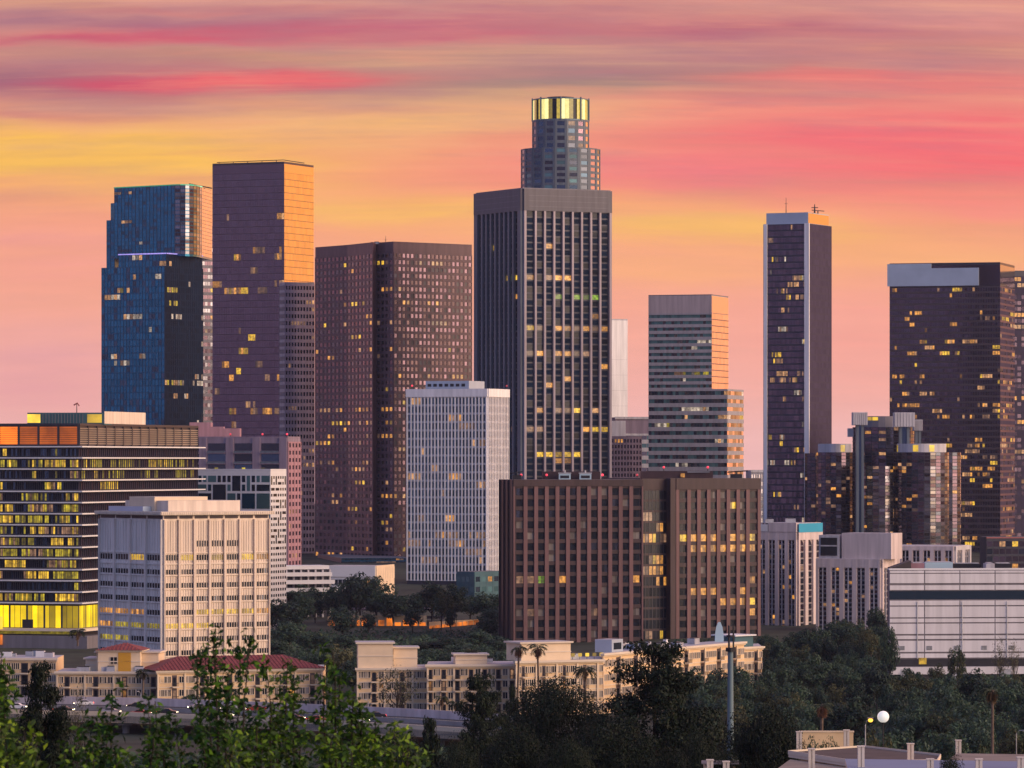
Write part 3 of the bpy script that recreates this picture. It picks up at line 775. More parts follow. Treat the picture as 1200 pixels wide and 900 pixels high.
# ------------------------------------------------------------------ 7 round tower with the glowing crown
def crown_tower():
    D = 2420; zb = 12; cx = X(657.5, D); cyy = D + 24
    B = Bld('office_tower', 'round stepped tower topped by a glowing yellow glass crown, highest on the skyline', 'skyscraper', (cx, cyy, zb), None, 9)
    def ring(r, n, ph=0): return [Vector((cx + r * math.cos(2 * math.pi * (k + ph) / n - math.pi / 2), cyy + r * math.sin(2 * math.pi * (k + ph) / n - math.pi / 2))) for k in range(n)]
    def drum(r, n, z0, z1, nf, glass, nb=1, lit=.02, **k):
        p = ring(r, n, .5)
        B.wall.prism(p, z0, z1, 'bluegrey_granite', 'roof_gravel', core=True)
        for i in range(n):
            a, b = p[i - 1], p[i]
            f = Fr(a, b)
            if f.n.y > .25: continue
            gg = ['gold_glass'] if f.n.x > .62 else glass  # west-facing panes take a golden glass to stand in for the sunset's reflection
            B.facade(a, b, z0, z1, nb, nf, 'bluegrey_granite', gg, pier=.34, pd=.3, span=.42, sd=.2, lit=lit, lm=[('lit_amber', 3), ('lit_dim', 3), ('lit_green', 1)], **k)
    r1 = 94 / 2 * D / F; r2 = 67.5 / 2 * D / F; r3 = 64.5 / 2 * D / F
    zA, zB, zC, zD = Z(300, D), Z(172, D), Z(138.5, D), Z(113, D)
    drum(r1, 20, zb, zB, 66, ['navy_glass', 'dark_glass', 'teal_glass'], 1, lit=.02)
    drum(r2, 16, zB - .5, zC, 4, ['dark_glass', 'navy_glass'], 1, lit=.05)
    # shoulder bays of the lower drum
    def crown(b):
        b.prism(ring(r3 * .96, 40), zC - .1, zD - .6, 'black_glass', 'roof_gravel')
    c = B.part('crown', crown)
    p = ring(r3, 40)
    for i in range(40):
        f = Fr(p[i - 1], p[i])
        if f.n.y > .3: continue
        if i % 5 == 4: continue
        m = 'crown_bright' if (i % 5) in (1, 2) else 'crown_dim'
        def pan(b):
            b.fbox(f, .06, f.w - .06, -.1, .05, zC + .6, zD - .3, m)
        B.part('crown_panel', pan, c)
    def fins(b):
        for i in range(0, 40, 5):
            q = p[i]; d = (q - Vector((cx, cyy))).normalized()
            b.tube([(q.x + d.x * .5, q.y + d.y * .5, zC), (q.x + d.x * .5, q.y + d.y * .5, zD + .8)], [.5, .5], 'mast_teal', 5)
        b.prism(ring(r3 + .5, 40), zC - .8, zC + .5, 'mast_teal'); b.prism(ring(r3 + .4, 40), zD - .4, zD + .2, 'mast_teal')
    B.part('crown_frame', fins, c)
    def cap(b):
        b.prism(ring(r3 * .62, 24), zD + .1, Z(111.5, D), 'dark_metal'); b.prism(ring(r3 * .5, 24), Z(111.6, D), Z(110, D), 'dark_metal')
    B.part('roof_cap', cap)
crown_tower()

# ------------------------------------------------------------------ 8 pale slab and the mauve blocks behind
B = block('office_tower', 'plain pale slab with blank walls standing just behind the ribbed grey tower', 'high-rise', 706, 715, 735.5, 2620, 60, 375, 14, 'white_rib', 'roof_light', seed=10)
f = Fr(B.C, B.R)
for k in range(12): B.wall.fbox(f, .1, f.w - .1, -.1, .05, 20 + k * 9, 20.12 + k * 9, 'light_concrete')
B.facade(B.C, B.R, 14, 50, 5, 9, 'white_rib', 'grey_glass', pier=.5, pd=.05, span=.5, sd=.04, lit=.02)
parapet(B, [B.C, B.R, B.Q, B.L], B.zt - .1, .8, 1, 'light_concrete')
B = block('apartment_building', 'mauve block with a close window grid below the pale blank slab', 'building', 708, 716, 752, 2350, 70, 511, 12, 'mauve_stucco', seed=11)
B.facade(B.C, B.R, 12, B.zt - 1, 10, 20, 'mauve_stucco', ['violet_glass', 'plum_glass'], pier=.4, pd=.25, span=.4, sd=.2, lit=.01)
q = [B.C + (B.R - B.C) * a + (B.L - B.C) * b for a, b in ((.05, .1), (.5, .1), (.5, .8), (.05, .8))]
B.part('penthouse', lambda b: b.prism([q[0], q[1], q[2], q[3]], B.zt - .1, B.zt + 8, 'white_rib', 'roof_light'))
B = block('office_building', 'lavender grey block with a flat lit cornice beside the teal banded tower', 'building', 715, 721, 770, 2480, 75, 489, 13, 'mauve_stucco', seed=12)
B.facade(B.C, B.R, 13, B.zt - 9, 8, 14, 'mauve_stucco', ['grey_glass', 'teal_glass'], pier=.1, pd=.1, span=.5, sd=.25, sm='light_concrete', lit=.01)
f = Fr(B.C, B.R); B.part('cornice', lambda b: b.fbox(f, -.3, f.w + .3, -.2, .6, B.zt - 1, B.zt + .3, 'light_concrete'))

# ------------------------------------------------------------------ 9 teal banded stepped tower
def banded():
    D = 2300; zb = 11
    B = block('office_tower', 'teal and grey horizontally banded tower with one tall part and a lower shoulder', 'skyscraper', 760, 834, 853.5, D, 18, 346, zb, 'light_concrete', seed=13)
    z1 = Z(456, D)
    kw = dict(pier=.04, pd=.05, span=.50, sd=.3, pm='dark_frame', sm='band_grey', lm=[('lit_pale', 3), ('lit_lime', 1), ('lit_warm', 1)], runs=5)
    zt = B.zt - 9
    B.facade(B.L, B.C, z1, zt, 22, 12, 'pale_granite', ['teal_glass', 'teal_glass', 'teal_glass', 'grey_glass'], lit=.03, **kw)
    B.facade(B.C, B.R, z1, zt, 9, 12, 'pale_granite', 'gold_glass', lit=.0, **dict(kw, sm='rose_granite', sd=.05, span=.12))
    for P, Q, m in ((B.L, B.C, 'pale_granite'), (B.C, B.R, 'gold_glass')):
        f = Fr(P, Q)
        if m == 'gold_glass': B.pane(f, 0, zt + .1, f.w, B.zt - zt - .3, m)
        else: B.wall.fbox(f, 0, f.w, -.1, .2, zt, B.zt, m)
    # lower shoulder
    off = 6
    C2, L2, R2, Q2 = corner(760, 852, 871, D - off, 18)
    B.wall.prism([C2, R2, Q2, L2], zb - 3, z1, 'light_concrete', 'roof_gravel', core=True)
    B.facade(L2, C2, zb, z1, 26, 21, 'pale_granite', ['teal_glass', 'navy_glass', 'teal_glass', 'grey_glass'], lit=.03, **kw)
    B.facade(C2, R2, zb, z1, 9, 21, 'pale_granite', ['rose_glass', 'grey_glass', 'gold_glass'], lit=.03, **kw)
    parapet(B, [B.C, B.R, B.Q, B.L], B.zt - .1, .6, 1, 'grey_granite')
banded()

# ------------------------------------------------------------------ 10 tall slim tower with the pale cap
def slim():
    D = 2100; zb = 10
    B = block('office_tower', 'slender violet glass tower with pale corner posts and a pale cap', 'skyscraper', 894.5, 948, 974.5, D, 26, 262, zb, 'dark_frame', seed=14)
    kw = dict(pier=.08, pd=.06, span=.25, sd=.06, pm='dark_frame', sm='dark_frame', runs=6, lm=[('lit_warm', 3), ('lit_dim', 4), ('lit_yellow', 2), ('lit_pale', 2)])
    rl = lambda j: [.1, .6, 0, 3, 2.2, .4, 2, 1.5, .1, 1.2, .2, .8, .1][j % 13]
    B.facade(B.L, B.C, zb, B.zt, 24, 54, 'dark_frame', ['violet_glass', 'violet_glass', 'bronze_glass'], lit=.055, mu=1.9, rowlit=rl, **dict(kw, pm='dark_frame'))
    B.facade(B.C, B.R, zb, B.zt, 14, 50, 'dark_frame', ['matte_plum'], lit=.004, mu=1.2, **dict(kw, pm='plum_frame', sm='plum_frame'))
    def posts(b, P, Q):
        f = Fr(P, Q)
    for (P, Q) in ((B.L, B.C),):
        f = Fr(P, Q)
        for a, c in ((.4, 2.1), (f.w - 2.1, f.w + .3)):
            B.part('corner_post', lambda b: b.fbox(f, a, c, -.1, .7, zb, B.zt + .2, 'white_rib'))
    f = Fr(B.C, B.R)
    q = inset([B.C, B.R, B.Q, B.L], 1.6); zc = Z(248.5, D)
    B.part('cap', lambda b: b.prism(q, B.zt - .1, zc, 'light_cap', 'roof_gravel'))
    B.part('gold_glazing', lambda b: b.fbox(Fr(q[0], q[1]), .2, (q[1] - q[0]).length - .2, .02, .12, B.zt + .3, zc - .4, 'mirror_bronze'))
    antenna(B, tuple(B.C * .5 + B.L * .5), zc, 7, .22); antenna(B, tuple(B.C * .75 + B.R * .25), zc, 4, .5)
    def rig(b):
        c = B.C * .6 + B.R * .4
        b.tube([(c.x - 3, c.y, zc + 1.5), (c.x + 3, c.y + 2, zc + 1.1)], [.2, .2], 'dark_metal', 6); b.tube([(c.x, c.y + 1, zc - .1), (c.x, c.y + 1, zc + 1.3)], [.3, .3], 'dark_metal', 6)
    B.part('window_cleaning_rig', rig)
slim()
# 11 small pale tower seen in the gap
B = block('office_building', 'small pale building filling the gap beside the slender violet tower', 'building', 874, 880, 897, 2480, 62, 551, 13, 'light_concrete', 'roof_light', seed=15)
B.facade(B.C, B.R, 13, B.zt - 1.5, 6, 10, 'light_concrete', 'grey_glass', pier=.45, pd=.2, span=.4, sd=.15, lit=.0)
f = Fr(B.C, B.R); B.part('cornice', lambda b: b.fbox(f, -.2, f.w + .2, -.2, .4, B.zt - 1.2, B.zt + .2, 'white_rib'))

# ------------------------------------------------------------------ 12 large dark tower, and 13 its neighbour at the frame's edge
def bigdark():
    D = 2350; zb = 12
    B = block('office_tower', 'wide dark violet glass tower dotted with lit rows under a pale blue band', 'skyscraper', 1042.5, 1172, 1189, D, 16, 308.5, zb, 'dark_frame', seed=16)
    rl = lambda j: [.2, .7, 1.6, 3.2, .5, .1, 1.3, 2.0, .15, 1.0, 2.6][j * 3 % 11] * (1.6 if j < 22 else 1)
    lm = [('lit_amber', 6), ('lit_yellow', 2), ('lit_warm', 3), ('lit_dim', 2)]
    kw = dict(pier=.14, pd=.08, span=.36, sd=.08, pm='dark_frame', sm='bronze_frame', lm=lm, runs=5, rowlit=rl)
    zf = B.zt - 12
    B.facade(B.L, B.C, zb, zf, 44, 46, 'dark_frame', ['violet_glass', 'plum_glass', 'violet_glass', 'violet_glass'], lit=.05, **kw)
    B.facade(B.C, B.R, zb, zf, 10, 46, 'plum_frame', ['matte_plum', 'rose_glass', 'matte_plum'], lit=.06, **dict(kw, pm='plum_frame', sm='rose_granite'))
    f = Fr(B.L, B.C)
    B.pane(f, 0, zf + .3, f.w, 11, 'violet_glass'); f2 = Fr(B.C, B.R); B.pane(f2, 0, zf + .3, f2.w, 11, 'plum_glass')
    B.part('pale_band', lambda b: (b.fbox(f, -1, f.w * .81, -.1, 1.2, B.zt - 11.5, B.zt - 2.2, 'light_cap'), b.fbox(f, -1, f.w * .38, -.1, 1.25, B.zt - 2.6, B.zt + .2, 'light_cap')))
    parapet(B, [B.C, B.R, B.Q, B.L], B.zt - .1, .7, 1, 'dark_frame')
bigdark()
B = block('office_tower', 'dark tower with lit windows, cut by the frame behind the wide violet tower', 'skyscraper', 1176, 1182, 1290, 2420, 74, 317, 12, 'dark_frame', seed=17)
B.facade(B.C, B.R, 12, B.zt - 3, 22, 46, 'plum_frame', ['violet_glass', 'matte_plum'], pier=.14, pd=.08, span=.36, sd=.08, lit=.05, runs=4, lm=[('lit_amber', 4), ('lit_warm', 2)])

# ------------------------------------------------------------------ 14 cylindrical glass hotel
def hotel():
    D = 2050; zb = 10
    cx, cyy = X(1043, D), D + 26
    B = Bld('hotel_tower', 'cluster of dark mirror glass cylinders with pale lift shafts and lit cylinder tops', 'hotel', (cx, cyy, zb), None, 18)
    def ring(c, r, n): return [Vector((c[0] + r * math.cos(2 * math.pi * k / n - math.pi / 2), c[1] + r * math.sin(2 * math.pi * k / n - math.pi / 2))) for k in range(n)]
    def cyl(name, c, r, z0, z1, n, nf, cap=None, gl=None):
        p = ring(c, r, n)
        B.wall.prism(p, z0, z1, 'dark_frame', 'roof_gravel', core=True)
        for i in range(n):
            f = Fr(p[i - 1], p[i])
            if f.n.y > .2: continue
            g = gl or (['silver_glass', 'grey_glass', 'rose_glass'] if abs(f.n.x - .12) < .22 or abs(f.n.x - .75) < .1 else ['plum_glass', 'violet_glass', 'dark_glass', 'violet_glass'])  # paler panes in upright columns stand in for glints on the cylinders
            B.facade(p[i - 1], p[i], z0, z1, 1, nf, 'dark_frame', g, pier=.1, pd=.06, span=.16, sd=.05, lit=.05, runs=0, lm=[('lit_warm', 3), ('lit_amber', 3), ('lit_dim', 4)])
        if cap:
            q = ring(c, r * .9, n)
            B.part('drum_cap', lambda b: b.prism(q, z1 - .1, cap, 'light_concrete', 'roof_light'))
            for i in range(n):
                f = Fr(q[i - 1], q[i])
                if f.n.y < 0 and i % 5 == 2:
                    B.part('roof_light', lambda b: b.fbox(f, 0, f.w, .02, .1, z1 + .3, cap - .6, 'cap_yellow'))
    s = D / F
    cyl('centre', (cx, cyy + 10), 37 * s, zb, Z(500, D), 26, 40)
    cyl('a', (X(980, D), D + 10), 22 * s, zb, Z(530, D), 22, 34, Z(520, D))
    cyl('b', (X(1080, D), D), 32 * s, zb, Z(530, D), 28, 34, Z(520, D))
    cyl('c', (X(1112, D), D + 20), 19 * s, zb, Z(530, D), 16, 34)
    cyl('d', (X(1028, D), D - 2), 19 * s, zb, Z(546, D), 16, 32, None, ['silver_glass', 'grey_glass', 'violet_glass'])
    cyl('e', (X(960, D), D + 30), 12 * s, zb, Z(531, D), 14, 34)
    # lift shafts
    for px, w, y0, d, capw, capy in ((1008, 9, 484, -12, 17, 498), (1060, 12, 484, -3, 24, 500), (1076, 7, 492, 12, 10, 504)):
        def shaft(b):
            xc = X(px, D + d); hw = w / 2 * s
            for a in (-1, 1): b.box(xc + a * hw - 1.2 * (a > 0), xc + a * hw + 1.2 * (a < 0), D + d, D + d + 6, zb, Z(y0 + 3, D), 'bluegrey_granite')
            b.box(xc - hw + 1.2, xc + hw - 1.2, D + d + 1, D + d + 5, zb, Z(y0 + 3, D), 'navy_glass')
        o = B.part('lift_shaft', shaft)
        def head(b):
            xc = X(px, D + d); hw = capw / 2 * s
            n = 7
            for k in range(n): b.box(xc - hw + 2 * hw * k / n + .12, xc - hw + 2 * hw * (k + 1) / n - .12, D + d - 1.2, D + d - .6, Z(capy, D), Z(y0, D), 'light_concrete')
            b.box(xc - hw, xc + hw, D + d - .7, D + d + 8, Z(capy, D) - .2, Z(y0, D) + .2, 'light_concrete', 'roof_light')
        B.part('shaft_head', head, o)
    B.part('balcony_box', lambda b: b.box(X(993, D), X(999, D), D - 6, D, Z(512, D), Z(502, D), 'light_concrete'))
    q = ring((cx, cyy + 10), 26 * s, 20)
    B.part('drum_cap', lambda b: b.prism(q, Z(500, D) - .1, Z(487, D), 'grey_granite', 'roof_gravel'))
    for i in (17, 18, 19):
        f = Fr(q[i - 1], q[i]); B.part('roof_light', lambda b: b.fbox(f, .2, f.w - .2, .02, .1, Z(492, D), Z(488, D), 'cap_yellow'))
hotel()

# ------------------------------------------------------------------ 17 low dark building with a red light line
B = block('office_building', 'low black glazed building with a thin red light line along its roof edge', 'building', 1148, 1156, 1275, 1960, 78, 629, 9, 'dark_frame', seed=19)
B.facade(B.C, B.R, 9, B.zt - 1.5, 16, 5, 'dark_frame', ['dark_glass', 'violet_glass'], pier=.1, pd=.1, span=.3, sd=.1, lit=.1)
f = Fr(B.C, B.R); B.part('light_strip', lambda b: b.fbox(f, 0, f.w, .02, .3, B.zt - .7, B.zt - .2, 'neon_red'))
# ------------------------------------------------------------------ 18 brown block in the middle distance
def brown_block():
    D = 1480; zb = 0
    C, Lp, Rp, Q = corner(586, 601, 753, D, 74)
    B = Bld('office_building', 'broad brown granite office block of deep square windows, split by a glass slot', 'office block', (C.x, C.y, zb), None, 20)
    zt = Z(562, D)
    B.wall.prism([C, Rp, Q, Lp], -3, zt, 'brown_granite', 'roof_gravel', core=True)
    lm = [('lit_amber', 4), ('lit_yellow', 2), ('lit_dim', 3), ('lit_green', 1)]
    kw = dict(pd=.75, pm='rose_granite', sm='brown_granite', lm=lm)
    fh = 3.62; zf = Z(570, D); nf = 15; z0 = zf - nf * fh
    rl = lambda j: {12: .8, 7: 1.4, 6: 2.5, 3: .8}.get(j, .12)
    B.facade(C, Rp, z0, zf, 12, nf, 'brown_granite', ['black_glass'] * 8 + ['dark_glass', 'blind_pane'], pier=.36, span=.36, sd=.4, mu=.5, lit=.05, rowlit=rl, runs=1, sub=2, **kw)
    B.wall.fbox(Fr(C, Rp), 0, Fr(C, Rp).w, -.1, .9, zf, zt, 'brown_granite')
    f = Fr(Lp, C); 
    for k in range(4): B.wall.fbox(f, f.w * k / 3 - .4 * (k > 0), f.w * k / 3 + .4, -.1, .5, 0, zt, 'brown_granite')
    # right wing: set back behind a glazed slot
    S0 = Rp + Vector((0, 14)); S1 = Vector((X(794, S0.y + 8), S0.y + 8))
    W1 = Vector((X(890, S1.y + 14), S1.y + 14))
    W0 = Vector((X(791, S1.y - 4), S1.y - 4))
    z2 = Z(560.5, W0.y)
    d = (W1 - W0).normalized(); back = Vector((-d.y, d.x)) * 46
    B.wall.prism([W0, W1, W1 + back, W0 + back], -3, z2, 'brown_granite', 'roof_gravel', core=True)
    B.wall.prism([S0 - Vector((4, 0)), S1, S1 + back, S0 + back], -3, z2 - .4, 'dark_frame', 'roof_gravel', core=True)
    zf2 = z2 - 9.5 * 0 - 3.8; nf2 = 15; zb2 = zf2 - nf2 * fh
    zt2 = zf2 - 1.6
    rw = lambda j: {13: .4, 12: .3, 10: 12, 9: 9, 8: .3, 6: .7, 5: 2.6, 4: 1.0, 3: .6}.get(j, .12)
    B.facade(W0, W1, zb2, zf2, 8, nf2, 'brown_granite', ['black_glass'] * 9 + ['blind_pane'], pier=.36, span=.36, sd=.4, mu=1.2, lit=.10, rowlit=rw, runs=4, sub=2, **dict(kw, lm=[('lit_amber', 4), ('lit_yellow', 3)]))
    fw = Fr(W0, W1); B.wall.fbox(fw, 0, fw.w, -.1, .9, zf2, z2, 'brown_granite')
    B.wall.fbox(fw, -2.2, 0, -2, .6, zb2, z2, 'brown_granite')
    rs = lambda j: {10: 14, 14: .8, 13: 1.4, 12: 2.5, 11: .8, 8: 1.2, 7: 2.4, 6: 2.2, 4: .8, 1: 3}.get(j, .1)
    B.facade(S0, S1, zb2, zf2, 10, nf2, 'dark_frame', 'black_glass', pier=.12, pd=.15, span=.2, sd=.1, sm='brown_granite', lit=.09, rowlit=rs, runs=2, lm=[('lit_yellow', 2), ('lit_amber', 3), ('lit_dim', 4)])
    f = Fr(S0, S1); B.wall.fbox(f, 0, f.w, -.1, .3, zf2, z2 - .1, 'brown_granite')
    # roof plant
    for px, w in ((662.5, 14), (687, 14)):
        def unit(b):
            s = D / F; x0, x1 = X(px - w / 2, D), X(px + w / 2, D); y = C.y + 16
            b.box(x0, x1, y, y + 4, zt - .1, zt + 2.0, 'pale_blue'); b.box(x0 + .5, x1 - .5, y - .12, y, zt + .4, zt + 1.3, 'dark_metal')
            b.box(x0 - .2, x1 + .2, y - .2, y + 4.2, zt + 1.9, zt + 2.25, 'unit_metal')
            b.tube([((x0 + x1) / 2, y + 2, zt + 2.2), ((x0 + x1) / 2, y + 2, zt + 3)], [.3, .3], 'unit_metal', 6)
        B.part('cooling_unit', unit)
    def low(b):
        y = C.y + 22; b.box(X(636, D), X(705, D), y, y + 12, zt - .1, zt + 2.6, 'brown_granite', 'roof_gravel')
    B.part('penthouse', low)
    def low2(b):
        y = W0.y + 10; b.box(X(755, D), X(842, D), y, y + 14, z2 - .5, z2 + 2.4, 'brown_granite', 'roof_gravel')
    B.part('penthouse', low2)
    for px in (611, 641, 707, 748): beacon(B, (X(px, D), C.y + 14), zt)
    for px in (783, 836): beacon(B, (X(px, D), W0.y + 12), z2 + 2.2)
    def lampbox(b):
        y = W0.y + 9.2; b.box(X(803, D), X(808, D), y, y + .5, z2 + .3, z2 + 1.6, 'lit_amber'); b.box(X(811, D), X(838, D), y, y + .3, z2 + 1.9, z2 + 2.3, 'steel')
    B.part('work_light', lampbox)
    def rig(b):
        y = W1.y + 3; x0 = X(872, D)
        b.box(x0 - 2, x0 + 2, y, y + 2, z2 - .1, z2 + 1.4, 'dark_metal'); b.tube([(x0 - 3, y, z2 + 2), (x0 + 4, y, z2 + 2.5)], [.25, .25], 'dark_metal', 6); b.tube([(x0, y, z2 + 1.3), (x0, y, z2 + 2.2)], [.3, .3], 'dark_metal', 6)
    B.part('window_cleaning_rig', rig)
    def rig2(b):
        y = C.y + 10; x0 = X(606, D)
        b.box(x0 - 1.5, x0 + 1.5, y, y + 2, zt - .1, zt + 1.5, 'dark_metal'); b.tube([(x0 - 2.5, y, zt + 2), (x0 + 2, y, zt + 2.6)], [.22, .22], 'dark_metal', 6); b.tube([(x0, y, zt + 1.4), (x0, y, zt + 2.3)], [.3, .3], 'dark_metal', 6)
    B.part('window_cleaning_rig', rig2)
brown_block()

# ------------------------------------------------------------------ 19 dark glass block with white ledges
def ledges():
    D = 1440; zb = 0
    C, Lp, Rp, Q = corner(-70, 92, 231, D, 17)
    B = Bld('office_building', 'dark glass office block ringed by white ledges, with yellow lit floors and orange louvred top', 'office block', (C.x, C.y, zb), None, 21)
    zt = Z(497, D); zl = Z(523.5, D)
    B.wall.prism([C, Rp, Q, Lp], -3, zt, 'dark_frame', 'roof_gravel', core=True)
    fh = 13.1 / F * D; nf = 14; z0 = zl - nf * fh
    fl, fr = Fr(Lp, C), Fr(C, Rp)
    lm = [('lit_yellow', 4), ('lit_lime', 6), ('lit_dim', 2)]
    rl = lambda j: [1.6, .9, 2.6, 1.6, 4.0, 2.6, 5.5, 3.4, 1.6, 1.2, 1.2, 1.6, 1.4, .9][j]
    rr = lambda j: {0: 2, 5: 2, 11: 2.5, 12: 5}.get(j, .2)
    B.facade(Lp, C, z0, zl, 66, nf, 'dark_frame', ['navy_glass', 'black_glass', 'black_glass'], pier=.10, pd=.15, span=.36, sd=.05, lit=.075, rowlit=rl, runs=12, lm=lm)
    B.facade(C, Rp, z0, zl, 60, nf, 'dark_frame', ['plum_glass', 'black_glass', 'black_glass'], pier=.16, pd=.35, span=.30, sd=.05, pm='plum_frame', lit=.05, rowlit=rr, runs=9, lm=[('lit_lime', 4), ('lit_yellow', 1)])
    E = 2.2
    for j in range(nf + 1):
        z = z0 + j * fh
        def ledge(b):
            pts = [C + (Lp - C).normalized() * -0 + (fl.n + fr.n) * E]
            a = [Vector(fl.p(0, E)), C + (fl.n + fr.n) * E, Vector(fr.p(fr.w + 2.5, E))]
            i = [Vector(fl.p(0, -.3)), C - (fl.n + fr.n) * .3, Vector(fr.p(fr.w + 2.5, -.3))]
            b.prism([a[0], a[1], i[1], i[0]], z - .2, z + .2, 'white_paint'); b.prism([a[1], a[2], i[2], i[1]], z - .2, z + .2, 'white_paint')
        B.part('ledge', ledge)
    # louvred plant floors at the top
    zt0, zt1 = zl + .35, zt - .4
    for fr_, n, glow in ((fl, 7, True), (fr, 14, False)):
        for k in range(n):
            a, c = fr_.w * k / n + .35, fr_.w * (k + 1) / n - .35
            def panel(b):
                if glow: b.fbox(fr_, a, c, .0, .04, zt0 + .4, zt1 - .4, 'louver_glow')
                ns = 8
                for s in range(ns):
                    z = zt0 + .5 + (zt1 - zt0 - 1) * s / ns
                    b.fbox(fr_, a, c, .06, .35, z, z + (.12 if glow else .34), 'dark_metal' if glow else 'bronze_louver')
            B.part('louver_panel', panel)
        B.wall.fbox(fr_, 0, fr_.w, -.1, .5, zt - .5, zt + .25, 'dark_frame')
        for k in range(n + 1): B.wall.fbox(fr_, max(0, fr_.w * k / n - .3), min(fr_.w, fr_.w * k / n + .3), -.1, .45, zl + .3, zt - .5, 'dark_frame')
    # lit lobby
    zlob1 = z0 - .9; zlob0 = Z(736, D)
    for f, n in ((fl, 8), (fr, 18)):
        for k in range(n * 3):
            a, c = f.w * k / (n * 3) + .08, f.w * (k + 1) / (n * 3) - .08
            if k % 3 == 0: a += .5
            B.pane(f, a, zlob0, c - a, zlob1 - zlob0, 'lobby', True)
    B.part('lobby_door', lambda b: b.fbox(fl, fl.w * .60, fl.w * .675, .08, .5, zlob0, zlob0 + 2.6, 'dark_metal'))
    def plat(b, z, h, e, m):
        a = [Vector(fl.p(0, e)), C + (fl.n + fr.n) * e, Vector(fr.p(fr.w, e))]; i = [Vector(fl.p(0, -.3)), C - (fl.n + fr.n) * .3, Vector(fr.p(fr.w, -.3))]
        b.prism([a[0], a[1], i[1], i[0]], z, z + h, m); b.prism([a[1], a[2], i[2], i[1]], z, z + h, m)
    B.part('terrace_slab', lambda b: plat(b, zlob0 - 1.0, .8, 3.2, 'trim'))
    def strip(b): b.fbox(fl, 0, fl.w, .1, .3, Z(743.5, D), Z(739.5, D), 'lit_lime')
    B.part('light_strip', strip)
    B.part('plinth', lambda b: plat(b, -2, Z(745, D) + 2, 5, 'grey_granite'))
    def pen(b):
        q = [Vector((X(32, D + 20), D + 20)), Vector((X(122, D + 18), D + 18)), Vector((X(170, D + 60), D + 60)), Vector((X(70, D + 70), D + 70))]
        z1 = Z(483.5, D + 18)
        b.prism(q, zt - .1, z1, 'teal_wall', 'roof_gravel')
        f = Fr(q[0], q[1]); b.fbox(f, 0, f.w * .17, .02, .1, zt + .6, z1 - .5, 'cap_yellow'); b.fbox(f, f.w * .78, f.w * .97, .02, .1, zt + .6, z1 - .5, 'cap_yellow')
        for k in range(14): b.fbox(f, f.w * (.2 + .04 * k), f.w * (.205 + .04 * k), .0, .2, zt + .3, z1 - .3, 'grey_granite')
        f = Fr(q[1], q[2]); b.fbox(f, 0, f.w, .02, .2, zt + .3, z1 + .4, 'cream_stone')
    B.part('penthouse', pen)
    def lantern(b):
        b.fbox(fl, fl.w * .42, fl.w * .50, 5.2, 5.6, 6, 10, 'cap_yellow'); b.fbox(fl, fl.w * .42, fl.w * .50, 5.2, 5.6, 1, 4.2, 'orange_flood')
    B.part('lit_sign_box', lantern)
    def ant(b):
        p = (X(90, D + 40), D + 40); z = Z(484, D)
        b.tube([(p[0], p[1], z - 4), (p[0], p[1], Z(470, D))], [.2, .12], 'dark_metal', 6)
        b.tube([(p[0] - 1, p[1], Z(473, D)), (p[0] + .2, p[1], Z(470.5, D)), (p[0] + .8, p[1], Z(474, D))], [.25, .25, .2], 'red_tile', 6)
    B.part('antenna', ant)
ledges()

